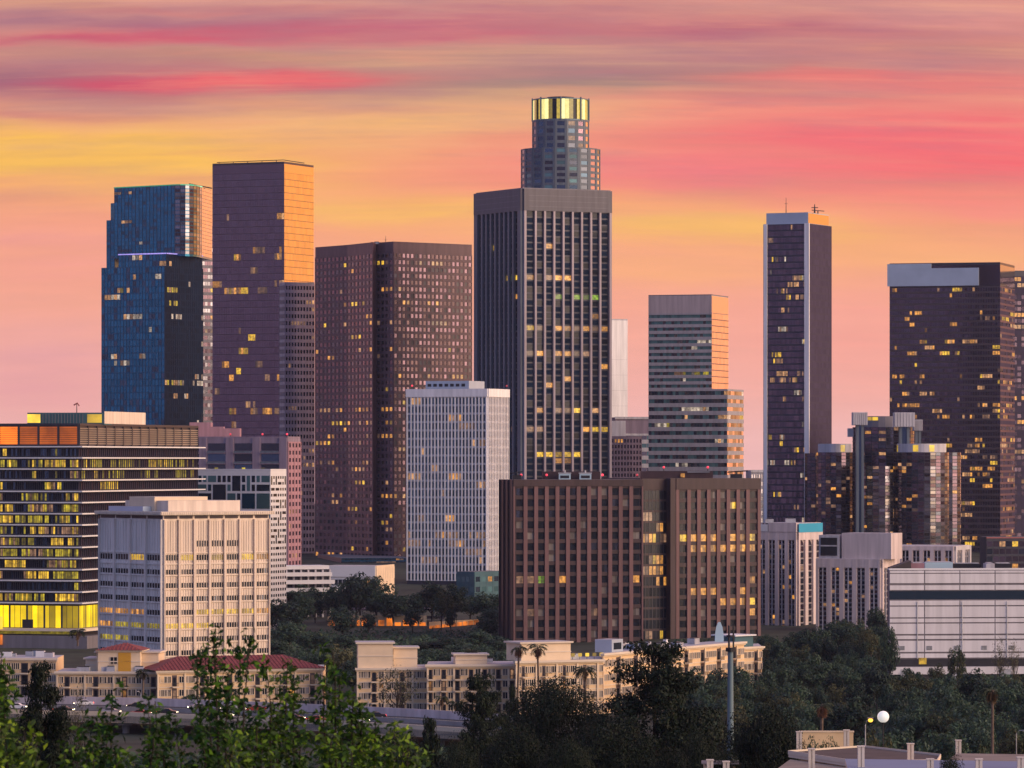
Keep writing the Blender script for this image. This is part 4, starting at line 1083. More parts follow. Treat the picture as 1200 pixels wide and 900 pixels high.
# ------------------------------------------------------------------ 20 cream office block
def cream_block():
    D = 1240; zb = 0
    B = block('office_building', 'cream stone office block with thin vertical fins, ribbon windows and an overhanging flat roof', 'office block', 117.5, 191, 315, D, 54, 600.5, zb, 'cream_stone', seed=22)
    fh = 15.85 / F * D
    ztop = Z(604, D)
    fl, fr = Fr(B.L, B.C), Fr(B.C, B.R)
    lm = [('lit_yellow', 3), ('lit_amber', 3), ('lit_lime', 1)]
    zr = Z(673.5, D)                       # top of the first regular floor band
    for f, P, Q, nb, m, rl in ((fl, B.L, B.C, 4, 'cream_stone_shaded', .10), (fr, B.C, B.R, 7, 'cream_stone', .07)):
        bw = f.w / nb
        B.wall.fbox(f, 0, f.w, -.1, .02, zb, B.zt - .5, m)
        # vertical fins
        for i in range(nb + 1):
            a, c = max(0, i * bw - .28), min(f.w, i * bw + .28)
            B.wall.fbox(f, a, c, -.1, .75, zb, ztop - 1.2, m)
            if i < nb:
                for s in range(1, 6): B.wall.fbox(f, i * bw + bw * s / 6 - .07, i * bw + bw * s / 6 + .07, -.1, .16, zb, ztop - 1.6, m)
        rows = [(zr - k * fh, 5 / F * D * 1.15, 'slit') for k in range(7)]
        z7 = Z(657, D); rows.append((z7, 6.5 / F * D, 'band'))
        rng = B.rng
        for z, h, kind in rows:
            act = rng.choice([.1, .2, .2, 1, 1.4]); run = 0; on = False
            if kind == 'slit' and abs(z - rows[3][0]) < .1: act = 5
            if kind == 'band': act = 5
            for i in range(nb):
                if kind == 'band':
                    on = rng.random() < .35
                    B.cells.append((f, i * bw + .3, z, bw - .6, h, rng.choice(['lit_amber', 'lit_dim', 'lit_yellow']) if on else 'black_glass', on, False, None))
                    continue
                if run <= 0 and rng.random() < rl * act * 1.6: run = rng.randint(1, 4); lmat = rng.choice(['lit_yellow', 'lit_yellow', 'lit_lime', 'lit_amber'])
                on = run > 0; run -= 1
                for s in range(6):
                    B.cells.append((f, i * bw + bw * s / 6 + .12 + (.16 if s == 0 else 0), z, bw / 6 - .24 - (.16 if s in (0, 5) else 0), h, lmat if on else rng.choice(['black_glass'] * 4 + ['dark_glass', 'blind_pane']), on, False, None))
            if kind == 'slit': B.wall.fbox(f, 0, f.w, -.1, .30, z - .45, z - .12, m)
        if f is fr:
            for i in (2, 3, 4):
                for s in range(6): B.cells.append((f, i * bw + bw * s / 6 + .2, Z(641, D), bw / 6 - .4, 7 / F * D, 'black_glass', False, False, None))
        B.wall.fbox(f, 0, f.w, -.1, .25, Z(649, D), Z(647.5, D), m); B.wall.fbox(f, 0, f.w, -.1, .25, Z(662, D), Z(660, D), m)
        for i in range(nb): B.wall.fbox(f, i * bw + .35, (i + 1) * bw - .35, -.1, .10, Z(608, D), Z(604.4, D), 'brown_granite')
    out = [B.C + (fl.n + fr.n) * 1.5, B.R + (fr.n - fl.n) * 1.2, B.Q - (fl.n + fr.n) * 1.5, B.L + (fl.n - fr.n) * 1.2]
    def slab(b):
        b.prism([Vector(p) for p in out], B.zt - .75, B.zt + .2, 'trim', 'roof_light')
        for f, n in ((Fr(out[0], out[1]), 60), (Fr(out[3], out[0]), 40)):
            for k in range(n): b.fbox(f, f.w * (k + .25) / n, f.w * (k + .75) / n, .0, .12, B.zt - .62, B.zt + .05, 'cream_stone')
    B.part('roof_slab', slab)
    d1, d2 = B.L - B.C, B.R - B.C
    def pen(b):
        q = [B.C + d1 * s + d2 * t for s, t in ((.12, .12), (.12, .8), (.8, .8), (.8, .12))]
        b.prism([q[0], q[1], q[2], q[3]], B.zt + .15, Z(587, D), 'cream_stone', 'roof_light')
        q = [B.C + d1 * s + d2 * t for s, t in ((.3, .10), (.3, .6), (.7, .6), (.7, .10))]
        b.prism([q[0], q[1], q[2], q[3]], B.zt + .15, Z(582.5, D), 'stucco_pale', 'roof_light')
    B.part('penthouse', pen)
    def low(b):
        q = [B.C + d1 * s + d2 * t for s, t in ((.35, .02), (.35, .10), (.9, .10), (.9, .02))]
        b.prism([q[0], q[1], q[2], q[3]], B.zt + .15, Z(594, D), 'light_cap', 'roof_light')
    B.part('rooftop_unit', low)
cream_block()

# ------------------------------------------------------------------ 21 white block with the patchwork of windows
def patchwork():
    D = 1560; zb = 0
    B = block('apartment_building', 'white block with an irregular patchwork of blue windows beside the cream office block', 'apartment block', 226, 317, 335.5, D, 24, 551, zb, 'white_paint', 'roof_light', seed=23)
    rng = B.rng; fl, fr = Fr(B.L, B.C), Fr(B.C, B.R)
    nb, nf = 16, 16; bw = fl.w / nb; fh = (B.zt - 1.5 - 6) / nf * 1.0
    used = set()
    for j in range(nf):
        for i in range(nb):
            if (i, j) in used: continue
            w, h = rng.choice([(1, 1), (1, 1), (2, 1), (3, 1), (1, 2), (2, 2), (3, 2)])
            w = min(w, nb - i); h = min(h, nf - j)
            if any((i + a, j + c) in used for a in range(w) for c in range(h)): w = h = 1
            for a in range(w):
                for c in range(h): used.add((i + a, j + c))
            on = rng.random() < .04
            B.pane(fl, i * bw + .32, 6 + j * fh + .42, w * bw - .64, h * fh - .84, 'lit_warm' if on else rng.choice(['blue_glass', 'navy_glass', 'teal_glass']), on)
    nb2 = 7; bw = fr.w / nb2; used = set()
    for j in range(nf + 8):
        f2 = (B.zt - 7.5) / (nf + 8)
        for i in range(nb2):
            if (i, j) in used: continue
            w, h = (1, 1)
            if j > 10: w, h = rng.choice([(1, 1), (2, 1), (1, 2), (1, 1)])
            w = min(w, nb2 - i)
            if (i + w - 1, j) in used: w = 1
            for a in range(w):
                for c in range(h): used.add((i + a, j + c))
            B.pane(fr, i * bw + bw * .22, 6 + j * f2 + .55, w * bw - bw * .44, h * f2 - 1.1, rng.choice(['dark_glass', 'dark_glass', 'navy_glass']))
    parapet(B, [B.C, B.R, B.Q, B.L], B.zt - .1, .5, .8, 'white_paint')
    def lamps(b):
        for t in (.1, .35, .7): 
            q = B.C + (B.L - B.C) * t; b.box(q.x - .6, q.x + .6, q.y + 1.5, q.y + 1.9, B.zt - .1, B.zt + .9, 'lit_lime')
    B.part('roof_light', lamps)
patchwork()
# ------------------------------------------------------------------ 22 grey and pink apartment tower behind it
def balcony_block():
    D = 1760; zb = 4
    B = block('apartment_building', 'grey apartment tower with dark balcony columns and a pink corner, roof stacked with pink boxes', 'apartment block', 212, 337, 352, D, 16, 513, zb, 'mauve_stucco', seed=24)
    fl, fr = Fr(B.L, B.C), Fr(B.C, B.R); nf = 15; fh = (B.zt - zb - 2) / nf
    nc = 4; cw = fl.w / nc
    for k in range(nc):
        a = k * cw
        for j in range(nf):
            z = zb + j * fh
            B.pane(fl, a + .3, z + 1.15, cw * .66, fh - 1.3, B.rng.choice(['navy_glass', 'dark_glass']), False)
            B.pane(fl, a + cw * .74, z + 1.0, cw * .08, fh - 1.8, 'dark_glass'); B.pane(fl, a + cw * .86, z + 1.0, cw * .08, fh - 1.8, 'dark_glass')
            B.wall.fbox(fl, a + .2, a + cw * .68, -.1, 1.3, z + .1, z + .35, 'mauve_stucco')
            B.wall.fbox(fl, a + .2, a + cw * .68, 1.2, 1.3, z + .36, z + 1.05, 'bluegrey_granite')
        B.wall.fbox(fl, a + cw * .70, a + cw * .98, -.1, .5, zb, B.zt, 'mauve_stucco')
    B.facade(B.C, B.R, zb, B.zt - 1.5, 4, 22, 'pink_stucco', ['plum_glass', 'rose_glass', 'dark_glass'], pier=.4, pd=.4, span=.45, sd=.3, lit=.08, runs=1)
    parapet(B, [B.C, B.R, B.Q, B.L], B.zt - .1, .6, .8, 'mauve_stucco')
    for x0, x1, y0, d in ((222, 247, 495, 12), (247, 262, 500, 8), (262, 281, 502, 10)):
        B.part('penthouse', lambda b: b.box(X(x0, D + 20), X(x1, D + 20), D + 20, D + 20 + d, B.zt - .1, Z(y0, D + 20), 'pink_stucco', 'roof_light'))
    for px in (267, 305, 334): beacon(B, (X(px, D), D + 16), B.zt)
    antenna(B, (X(232, D), D + 22), Z(495, D), 4, .2)
balcony_block()
# ------------------------------------------------------------------ 23 low terraced white buildings
def terraces():
    D = 1640; zb = 0
    B = block('parking_building', 'low white terraced building with dark open decks stepping down beside the trees', 'building', 296, 318, 386, D, 66, 664, zb, 'dark_frame', 'roof_light', seed=25)
    f = Fr(B.C, B.R)
    zs = [Z(y, D) for y in (690, 681, 672, 664)]
    for k, z in enumerate(zs):
        B.part('deck', lambda b: (b.fbox(f, -1, f.w + 1 - k * .5, -8, 1.2 + (3 - k) * 1.5, z - 1.1, z + .3, 'white_paint')))
    for k in range(9): B.wall.fbox(f, f.w * k / 8 - .3, f.w * k / 8 + .3, -.1, .8, 0, zs[-1] - 1.2, 'light_concrete')
    C2 = block('office_building', 'long low pale building with a blank buff end wall above the trees', 'building', 372, 440, 461, 1730, 14, 664, 3, 'roof_light', 'roof_light', seed=26)
    f = Fr(C2.L, C2.C); C2.facade(C2.L, C2.C, 3, C2.zt - 4, 14, 3, 'white_panel', ['navy_glass', 'dark_glass'], pier=.1, pd=.1, span=.5, sd=.2, sm='white_paint', lit=.1)
    C2.wall.fbox(f, -.2, f.w, -.1, .6, C2.zt - 4, C2.zt + .3, 'white_paint')
    f = Fr(C2.C, C2.R); C2.wall.fbox(f, 0, f.w, -.1, .4, 3, C2.zt + .35, 'stucco_pale')
    def rail(b):
        for k in range(9): b.fbox(f, f.w * k / 8, f.w * k / 8 + .2, .42, .5, C2.zt - 5, C2.zt - .5, 'trim')
    C2.part('pilaster', rail)
terraces()
# 24 teal low block by the foot of the white ribbed tower
B = block('office_building', 'low teal building with one lit amber window at the foot of the white ribbed tower', 'building', 535, 556, 592, 1780, 40, 670, 3, 'teal_wall', 'roof_gravel', seed=27)
B.facade(B.C, B.R, 3, B.zt - 1, 5, 3, 'teal_wall', ['teal_glass', 'navy_glass'], pier=.3, pd=.15, span=.5, sd=.1, lit=.25, runs=1, lm=[('lit_amber', 1)])
B.facade(B.L, B.C, 3, B.zt - 1, 4, 3, 'teal_wall', ['teal_glass'], pier=.3, pd=.15, span=.5, sd=.1, lit=.0)

# ------------------------------------------------------------------ 15 grey-pink arched complex
def arched():
    def strips(B, P, Q, z0, z1, nb, m, litp=.08, pier=.36, floors=14, pd=.7, top=3.0, bays=2):
        """tall window strips between piers, each strip one column of panes with an arched head"""
        f = Fr(P, Q); bw = f.w / nb; zt = z1 - top; fh = (zt - z0) / floors
        B.wall.fbox(f, 0, f.w, -.1, pd, zt + .01, z1, m)
        for i in range(nb + 1):
            a, c = max(0, i * bw - bw * pier / 2), min(f.w, i * bw + bw * pier / 2)
            B.wall.fbox(f, a, c, -.1, pd + .05, z0, z1 - .02, m)
        for i in range(nb):
            a = i * bw + bw * pier / 2; ww = bw * (1 - pier)
            if bays == 2: B.wall.fbox(f, a + ww / 2 - .16, a + ww / 2 + .16, -.1, pd * .7, z0, zt, 'light_concrete')
            for j in range(floors):
                for q in range(bays):
                    u0 = a + ww * q / bays + .18; w = ww / bays - .36
                    on = B.rng.random() < litp
                    B.pane(f, u0, z0 + j * fh + .5, w, fh - .5 + (.0 if j < floors - 1 else -.1), B.rng.choice(['lit_amber', 'lit_warm', 'lit_dim']) if on else B.rng.choice(['dark_glass', 'black_glass', 'plum_glass']), on, j == floors - 1)
                B.wall.fbox(f, a + .1, a + ww - .1, -.1, .12, z0 + j * fh, z0 + j * fh + .42, 'grey_granite')
    D = 1590; zb = 0; g = 'grey pink apartment complex'
    B = block('apartment_building', 'grey pink arched apartment block with a teal panel on its roof edge', 'apartment block', 888, 934, 962, D, 28, 613, zb, 'mauve_concrete', 'roof_light', g, 30)
    z1 = Z(623, D)
    strips(B, B.L, B.C, zb, z1, 4, 'mauve_concrete', floors=18); strips(B, B.C, B.R, zb, z1, 3, 'mauve_concrete', .03, bays=1)
    f = Fr(B.L, B.C); B.wall.fbox(f, f.w * .30, f.w + .1, -.1, .9, z1 - .1, B.zt + .1, 'mauve_concrete')
    B.part('pale_box', lambda b: (b.fbox(f, 0, f.w * .28, -6, .9, z1, B.zt - .5, 'white_paint', 'roof_light'),))
    for r in range(2):
        for k in range(3): B.pane(f, f.w * (.03 + .085 * k), z1 + .4 + r * 1.5, f.w * .055, 1.0, 'grey_glass'); 
    B.cells = [(c[0], c[1], c[2], c[3], c[4], c[5], c[6], c[7], c[8]) for c in B.cells]
    fr = Fr(B.C, B.R)
    B.part('teal_panel', lambda b: b.fbox(fr, -.2, fr.w * .98, .72, .9, Z(624, D), Z(613.4, D), 'teal_paint'))
    roof_units(B, B.C, B.L, B.R, B.zt, 2, 5, 2, 4, (.8, 1.6))
    # middle block
    B = block('apartment_building', 'grey pink apartment block with a dark roof box, nearer than the teal panelled block', 'apartment block', 957, 1032, 1052, D - 45, 24, 655, zb, 'mauve_concrete', 'roof_light', g, 31)
    strips(B, B.L, B.C, zb, B.zt - .1, 5, 'mauve_concrete', floors=15); strips(B, B.C, B.R, zb, B.zt - .1, 2, 'mauve_concrete', .03, floors=11)
    d1, d2 = B.L - B.C, B.R - B.C
    def dark(b):
        q = [B.C + d1 * s + d2 * t for s, t in ((.98, .05), (.98, .6), (.66, .6), (.66, .05))]
        b.prism([q[3], q[2], q[1], q[0]], B.zt - .1, Z(625, D), 'light_concrete', 'roof_light')
        f = Fr(q[0], q[3]); b.fbox(f, f.w * .1, f.w * .9, .02, .3, B.zt + 1, Z(628, D), 'dark_metal'); b.fbox(f, f.w * .1, f.w * .9, .3, .4, Z(638, D), Z(636.5, D), 'light_concrete')
    B.part('roof_box', dark)
    def pent(b):
        q = [B.C + d1 * s + d2 * t for s, t in ((.62, .05), (.62, .7), (-.15, .7), (-.15, .05))]
        b.prism([q[3], q[2], q[1], q[0]], B.zt - .1, Z(622.5, D), 'mauve_concrete', 'roof_light')
    B.part('penthouse', pent)
    # long low wing
    B = block('apartment_building', 'long low grey pink apartment wing with arched windows, running behind the white panelled building', 'apartment block', 1030, 1118, 1136, D + 40, 18, 640, zb, 'mauve_concrete', 'roof_light', g, 32)
    strips(B, B.L, B.C, zb, B.zt - .1, 7, 'mauve_concrete', floors=10, top=1.5); strips(B, B.C, B.R, zb, B.zt - .1, 2, 'light_concrete', .03, floors=10, top=1.5)
arched()

# ------------------------------------------------------------------ 16 white panelled building
def panelled():
    D = 1230; zb = 0
    B = block('warehouse_building', 'big white panelled windowless building with one dark horizontal band', 'building', 1040, 1042, 1330, D, 84, 668, zb, 'grey_granite', 'roof_light', seed=33)
    f = Fr(B.C, B.R); s = D / F
    z = lambda y: Z(y, D)
    W = B.wall
    ys = [668, 672, 684, 692.5, 703, 710, 724, 730, 744, 750, 766, 772]
    bands = [(669, 671.5), (672.5, 683.5), (686, 691.5), (704, 709.5), (711, 723.5), (725, 729.5), (731, 743), (745, 749), (751, 764), (766, 771)]
    for a, b in bands:
        nb = 7
        for k in range(nb):
            W.fbox(f, f.w * k / nb + .13, f.w * (k + 1) / nb - .13, -.1, .30, z(b), z(a), 'white_panel')
    B.part('dark_band', lambda b: b.fbox(f, 0, f.w, -.05, .08, z(702.6), z(692.6), 'navy_glass'))
    B.part('base_band', lambda b: b.fbox(f, 0, f.w, -.05, .35, z(781), z(772.5), 'dark_metal'))
    B.part('loading_dock', lambda b: b.fbox(f, 0, f.w, -.05, 2.5, z(790), z(781.5), 'white_panel'))
    B.part('lit_opening', lambda b: b.fbox(f, X(1077, D) - B.C.x, X(1086, D) - B.C.x, .36, .45, z(778.5), z(771), 'lit_yellow'))
    parapet(B, [B.C, B.R, B.Q, B.L], B.zt - .1, .5, .8, 'white_paint')
    for k in range(9):
        u0 = f.w * (k + .35) / 9
        B.part('vent', lambda b: (b.fbox(f, u0, u0 + 1.6, .28, .36, z(762), z(757), 'unit_metal'), [b.fbox(f, u0 + .1, u0 + 1.5, .36, .40, z(761.4 - q * 1.2), z(761 - q * 1.2), 'dark_metal') for q in range(4)]))
    for k in range(5):
        u0 = f.w * (k + .62) / 5.5
        B.part('downpipe', lambda b: b.tube([f.p3(u0, .48, z(772)), f.p3(u0, .48, z(705))], [.1, .1], 'unit_metal', 6))
    for k in range(4):
        u0 = f.w * (k + .2) / 5
        B.part('dock_door', lambda b: b.fbox(f, u0, u0 + 3.2, 2.48, 2.6, 0, z(784), 'unit_metal'))
    for x0, x1, y0, y1, h, m in ((1072, 1088, 12, 18, 1.6, 'pink_stucco'), (1092, 1125, 20, 26, 1.6, 'pale_blue'), (1128, 1160, 24, 27, 1.2, 'dark_metal'), (1162, 1172, 14, 22, 1.4, 'light_concrete'), (1175, 1195, 20, 25, 1.3, 'dark_metal')):
        B.part('rooftop_unit', lambda b: (b.box(X(x0, D), X(x1, D), D + y0, D + y1, B.zt - .1, B.zt + h, m), b.box(X(x0, D) + .5, X(x1, D) - .5, D + y0 + .5, D + y1 - .5, B.zt + h - .02, B.zt + h + .25, 'unit_metal')))
    def ramp(b):
        a = (X(1046, D), D + 6, B.zt + .4); c = (X(1070, D), D + 10, B.zt + 2.4)
        b.prism([(a[0], a[1]), (c[0], a[1]), (c[0], c[1] + 6), (a[0], c[1] + 6)], B.zt - .1, B.zt + .5, 'roof_brown')
        b.poly([a, (c[0], a[1], c[2]), (c[0], c[1] + 6, c[2]), (a[0], c[1] + 6, a[2])], 'roof_brown'); b.poly([a, (c[0], a[1], B.zt), (c[0], a[1], c[2])], 'roof_brown')
    B.part('roof_hatch', ramp)
panelled()

# ------------------------------------------------------------------ 26 cream stucco apartments by the freeway
def stucco_wing(label, P, Q, zt, nb, seed, floors=4, zb=0, balc=(2, 6, 10), group='cream stucco apartment wings', depth=18, dark=.03):
    B = Bld('apartment_building', label, 'apartment block', (P.x, P.y, zb), group, seed)
    f = Fr(P, Q); back = Vector((0, depth))
    B.wall.prism([P, Q, Q + back, P + back], zb - 6, zt, 'stucco', 'roof_light', core=True)
    fh = (zt - .8 - zb) / floors; bw = f.w / nb; r = B.rng
    for j in range(floors):
        z = zb + j * fh
        for i in range(nb):
            u = i * bw
            if i % 4 in balc:
                def bal(b):
                    b.fbox(f, u + .25, u + bw - .25, -.05, .04, z + .2, z + fh - .35, 'bronze_frame')
                    b.fbox(f, u + .1, u + bw - .1, -.05, 1.3, z - .12, z + .12, 'trim')
                    b.fbox(f, u + .12, u + bw - .12, 1.2, 1.27, z + .95, z + 1.05, 'dark_metal')
                    for k in range(9): b.fbox(f, u + .15 + (bw - .35) * k / 8, u + .19 + (bw - .35) * k / 8, 1.21, 1.26, z + .12, z + .96, 'dark_metal')
                B.part('balcony', bal)
                on = r.random() < .12
                B.pane(f, u + .5, z + .2, bw - 1.0, 2.1, r.choice(['lit_amber', 'lit_dim']) if on else 'black_glass', on)
            else:
                on = r.random() < dark
                w = 1.25
                for q in ((.5,) if (i % 4) == 3 else (.28, .72)):
                    B.pane(f, u + bw * q - w / 2 * (1 if q == .5 else .8), z + .95, w * (1 if q == .5 else .8), 1.65, r.choice(['lit_amber', 'lit_warm']) if on else r.choice(['black_glass', 'dark_glass', 'black_glass', 'blind_pane']), on, frame='trim')
        B.wall.fbox(f, 0, f.w, -.05, .10, z - .12, z + .06, 'trim')
    B.part('cornice', lambda b: (b.fbox(f, -.4, f.w + .4, -.4, .7, zt - .45, zt + .05, 'trim'), b.fbox(f, -.2, f.w + .2, -.4, .35, zt - .8, zt - .44, 'stucco_pale')))
    for i in range(0, nb + 1, 4):
        u = min(max(i * bw, .25), f.w - .25); B.wall.fbox(f, u - .22, u + .22, -.05, .28, zb, zt - .8, 'stucco_pale')
    B.f, B.zt = f, zt
    return B
def roof_clutter(B, n, seed, y0=3, y1=13):
    r = random.Random(seed); f = B.f
    for k in range(n):
        o = -r.uniform(y0, y1); u = r.uniform(2 - o * f.u.y / f.u.x, f.w - 4); w = r.uniform(1.2, 3.2); h = r.uniform(.7, 1.5)
        B.part('rooftop_unit', lambda b: (b.fbox(f, u, u + w, o - w * .7, o, B.zt - .05, B.zt + h, r.choice(['unit_metal', 'light_concrete', 'roof_blue', 'white_paint'])), b.fbox(f, u + .2, u + w - .2, o - w * .5, o - .2, B.zt + h - .02, B.zt + h + .2, 'dark_metal')))
def turret(B, u0, u1, o0, o1, z1, hip=False, m='stucco_pale', ochre=False):
    f = B.f
    def t(b):
        b.fbox(f, u0, u1, o0, o1, B.zt - .05, z1, m)
        b.fbox(f, u0 - .5, u1 + .5, o0 - .5, o1 + .5, z1 - .02, z1 + .35, 'trim', 'roof_light')
        b.fbox(f, u0 - .1, u1 + .1, o1 - .02, o1 + .12, (B.zt + z1) / 2 - .15, (B.zt + z1) / 2 + .1, 'trim')
    p = B.part('turret', t)
    if ochre: B.part('ochre_panel', lambda b: b.fbox(f, lerp(u0, u1, .48), lerp(u0, u1, .78), o1 + .02, o1 + .12, B.zt, z1 - .3, 'ochre_stucco'), p)
    if hip: hiproof(B, f, u0 - .8, u1 + .8, o0 - .8, o1 + .8, z1 + .3, 1.3, p)
    return p
def hiproof(B, f, u0, u1, o0, o1, z, h, parent=None):
    def r(b):
        i = min((u1 - u0), (o1 - o0)) / 2 * .92; om = (o0 + o1) / 2
        a, c, d, e = f.p3(u0, o1, z), f.p3(u1, o1, z), f.p3(u1, o0, z), f.p3(u0, o0, z)
        r0, r1 = f.p3(u0 + i, om, z + h), f.p3(u1 - i, om, z + h)
        b.poly([a, c, r1, r0], 'red_tile'); b.poly([c, d, r1], 'red_tile'); b.poly([d, e, r0, r1], 'red_tile'); b.poly([e, a, r0], 'red_tile'); b.poly([a, e, d, c], 'red_tile')
        n = int((u1 - u0) / .9)
        for k in range(1, n):
            t = k / n; ub = u0 + (u1 - u0) * t; ut = min(max(ub, u0 + i), u1 - i)
            hh = h if u0 + i <= ub <= u1 - i else h * min(ub - u0, u1 - ub) / i
            tt = hh / h
            b.tube([f.p3(ub, o1 + .02, z + .05), f.p3(ub, o1 + (om - o1) * tt, z + hh + .05)], [.09, .09], 'red_tile', 4)
    return B.part('roof', r, parent)
def pt(px, D): return Vector((X(px, D), D))
def stucco_all():
    D = 1085
    A = stucco_wing('cream stucco apartment wing cut by the frame with grey plant along its flat roof', pt(-40, D), pt(66, D - 2), Z(771, D), 10, 41, balc=(2,))
    roof_clutter(A, 9, 2)
    A2 = stucco_wing('cream stucco apartment wing with a tall turret and an ochre panel under a red roof', pt(66, D - 12), pt(184, D - 14), Z(787, D - 12), 14, 42, floors=3, balc=(1,))
    f = A2.f
    turret(A2, 6, 16, -14, -6, Z(771, D), False); turret(A2, 9, 24, -13, -4, Z(763, D), False); turret(A2, 12, 19, -12, -3, Z(760, D), True)
    turret(A2, f.w * .40, f.w * .82, -12, -2, Z(761, D), True, ochre=True); roof_clutter(A2, 4, 3, 1, 2)
    A2.pane(Fr(f.p(0, -2), f.p(f.w, -2)), f.w * .52, Z(776, D), 1.8, 1.8, 'black_glass', False, False, 'trim')
    A3 = stucco_wing('cream stucco apartment wing under a long red tiled hip roof', pt(184, D - 20), pt(378, D - 6), Z(786, D - 20), 24, 43, floors=3, balc=(2,), dark=.10)
    hiproof(A3, A3.f, -1, A3.f.w + .8, -17, 1.0, A3.zt + .1, 2.9)
    M1 = stucco_wing('cream stucco apartment wing with a two stage corner turret above dark street trees', pt(418, D - 20), pt(500, D - 19), Z(783, D - 20), 10, 44, balc=(2,))
    M1_f = M1.f
    turret(M1, 0.3, 8.6, -9, -.3, Z(754, D - 18)); turret(M1, 8.8, 14.5, -10, -3, Z(760, D - 18))
    roof_clutter(M1, 4, 4)
    M2 = stucco_wing('cream stucco apartment wing with a plain roof box, left of two tall fan palms', pt(500, D - 24), pt(604, D - 22), Z(779, D - 24), 13, 45, balc=(2, 0))
    turret(M2, 7, 14.5, -8, -2, Z(767.5, D - 20)); roof_clutter(M2, 5, 6)
    M3 = stucco_wing('cream stucco apartment wing facing the two tall fan palms, amber lights along its roof', pt(604, D - 30), pt(706, D - 20), Z(775, D - 30), 17, 46, balc=(1,))
    turret(M3, 2, 15, -9, -1, Z(753, D - 22)); roof_clutter(M3, 6, 8)
    f = M3.f
    for k in range(7): M3.part('roof_lamp', lambda b: (b.fbox(f, 12 + k * 1.9, 12.8 + k * 1.9, -2.4, -2, M3.zt + .7, M3.zt + 1.5, 'cap_yellow'), b.fbox(f, 12.3 + k * 1.9, 12.4 + k * 1.9, -2.3, -2.2, M3.zt, M3.zt + .72, 'dark_metal')))
    M4 = stucco_wing('cream stucco apartment wing running back to a green corner box, behind the largest dark pine', pt(706, D - 19), pt(872, D + 52), Z(764.5, D - 12), 34, 47, balc=(3,), floors=4)
    roof_clutter(M4, 16, 9, 1.5, 10)
    f = M4.f
    M4.part('roof_box', lambda b: (b.fbox(f, 8, 14, -6, -1.5, M4.zt - .05, M4.zt + 3.0, 'light_cap', 'roof_light'), b.fbox(f, 9, 13, -1.51, -1.4, M4.zt + .6, M4.zt + 2.2, 'navy_glass')))
    M5 = stucco_wing('short cream stucco apartment wing closing the row, pale box on its roof', pt(868, D + 52), pt(893, D + 58), Z(757, D + 60), 5, 48, balc=(3,))
    M5.part('roof_box', lambda b: (b.fbox(M5.f, -1, 6, -8, -1, M5.zt - .05, M5.zt + 2.8, 'teal_wall', 'roof_light'), b.fbox(M5.f, -1.6, 6.6, -8.6, -.4, M5.zt + 2.75, M5.zt + 3.1, 'white_paint')))
    # pale blue sail on the roof
    t = thing('rooftop_sail', (X(843, D + 50), D + 50, Z(757, D + 50)), 'pale blue pointed sail shaped panel standing on the stucco roof by the mast', 'sculpture')
    def sail(b):
        n = 9; x0 = X(843, D + 50); y = D + 50; z0 = Z(757, D + 50); h = 28 / F * 1135; w = 5.2 / F * 1135
        pr = [(w * .75, 0), (w, .25), (w * .95, .5), (w * .7, .8), (w * .25, 1.0)]
        pts = [(x0 + a, z0 + h * q) for a, q in pr] + [(x0 - a, z0 + h * q) for a, q in reversed(pr)]
        k = len(b.v); m = len(pts)
        b.poly([(p, y, q) for p, q in pts], 'pale_blue'); b.poly([(p, y + .4, q) for p, q in reversed(pts)], 'pale_blue')
        for i in range(m):
            j = (i + 1) % m; b.poly([(pts[j][0], y, pts[j][1]), (pts[i][0], y, pts[i][1]), (pts[i][0], y + .4, pts[i][1]), (pts[j][0], y + .4, pts[j][1])], 'pale_blue')
    bb = MB(); sail(bb); bb.build('panel', t)
    bb = MB(); bb.tube([(X(843, D + 50), D + 50.8, Z(760, D + 50)), (X(843, D + 50), D + 50.8, Z(735, D + 50))], [.2, .15], 'steel', 6); bb.build('post', t)
stucco_all()

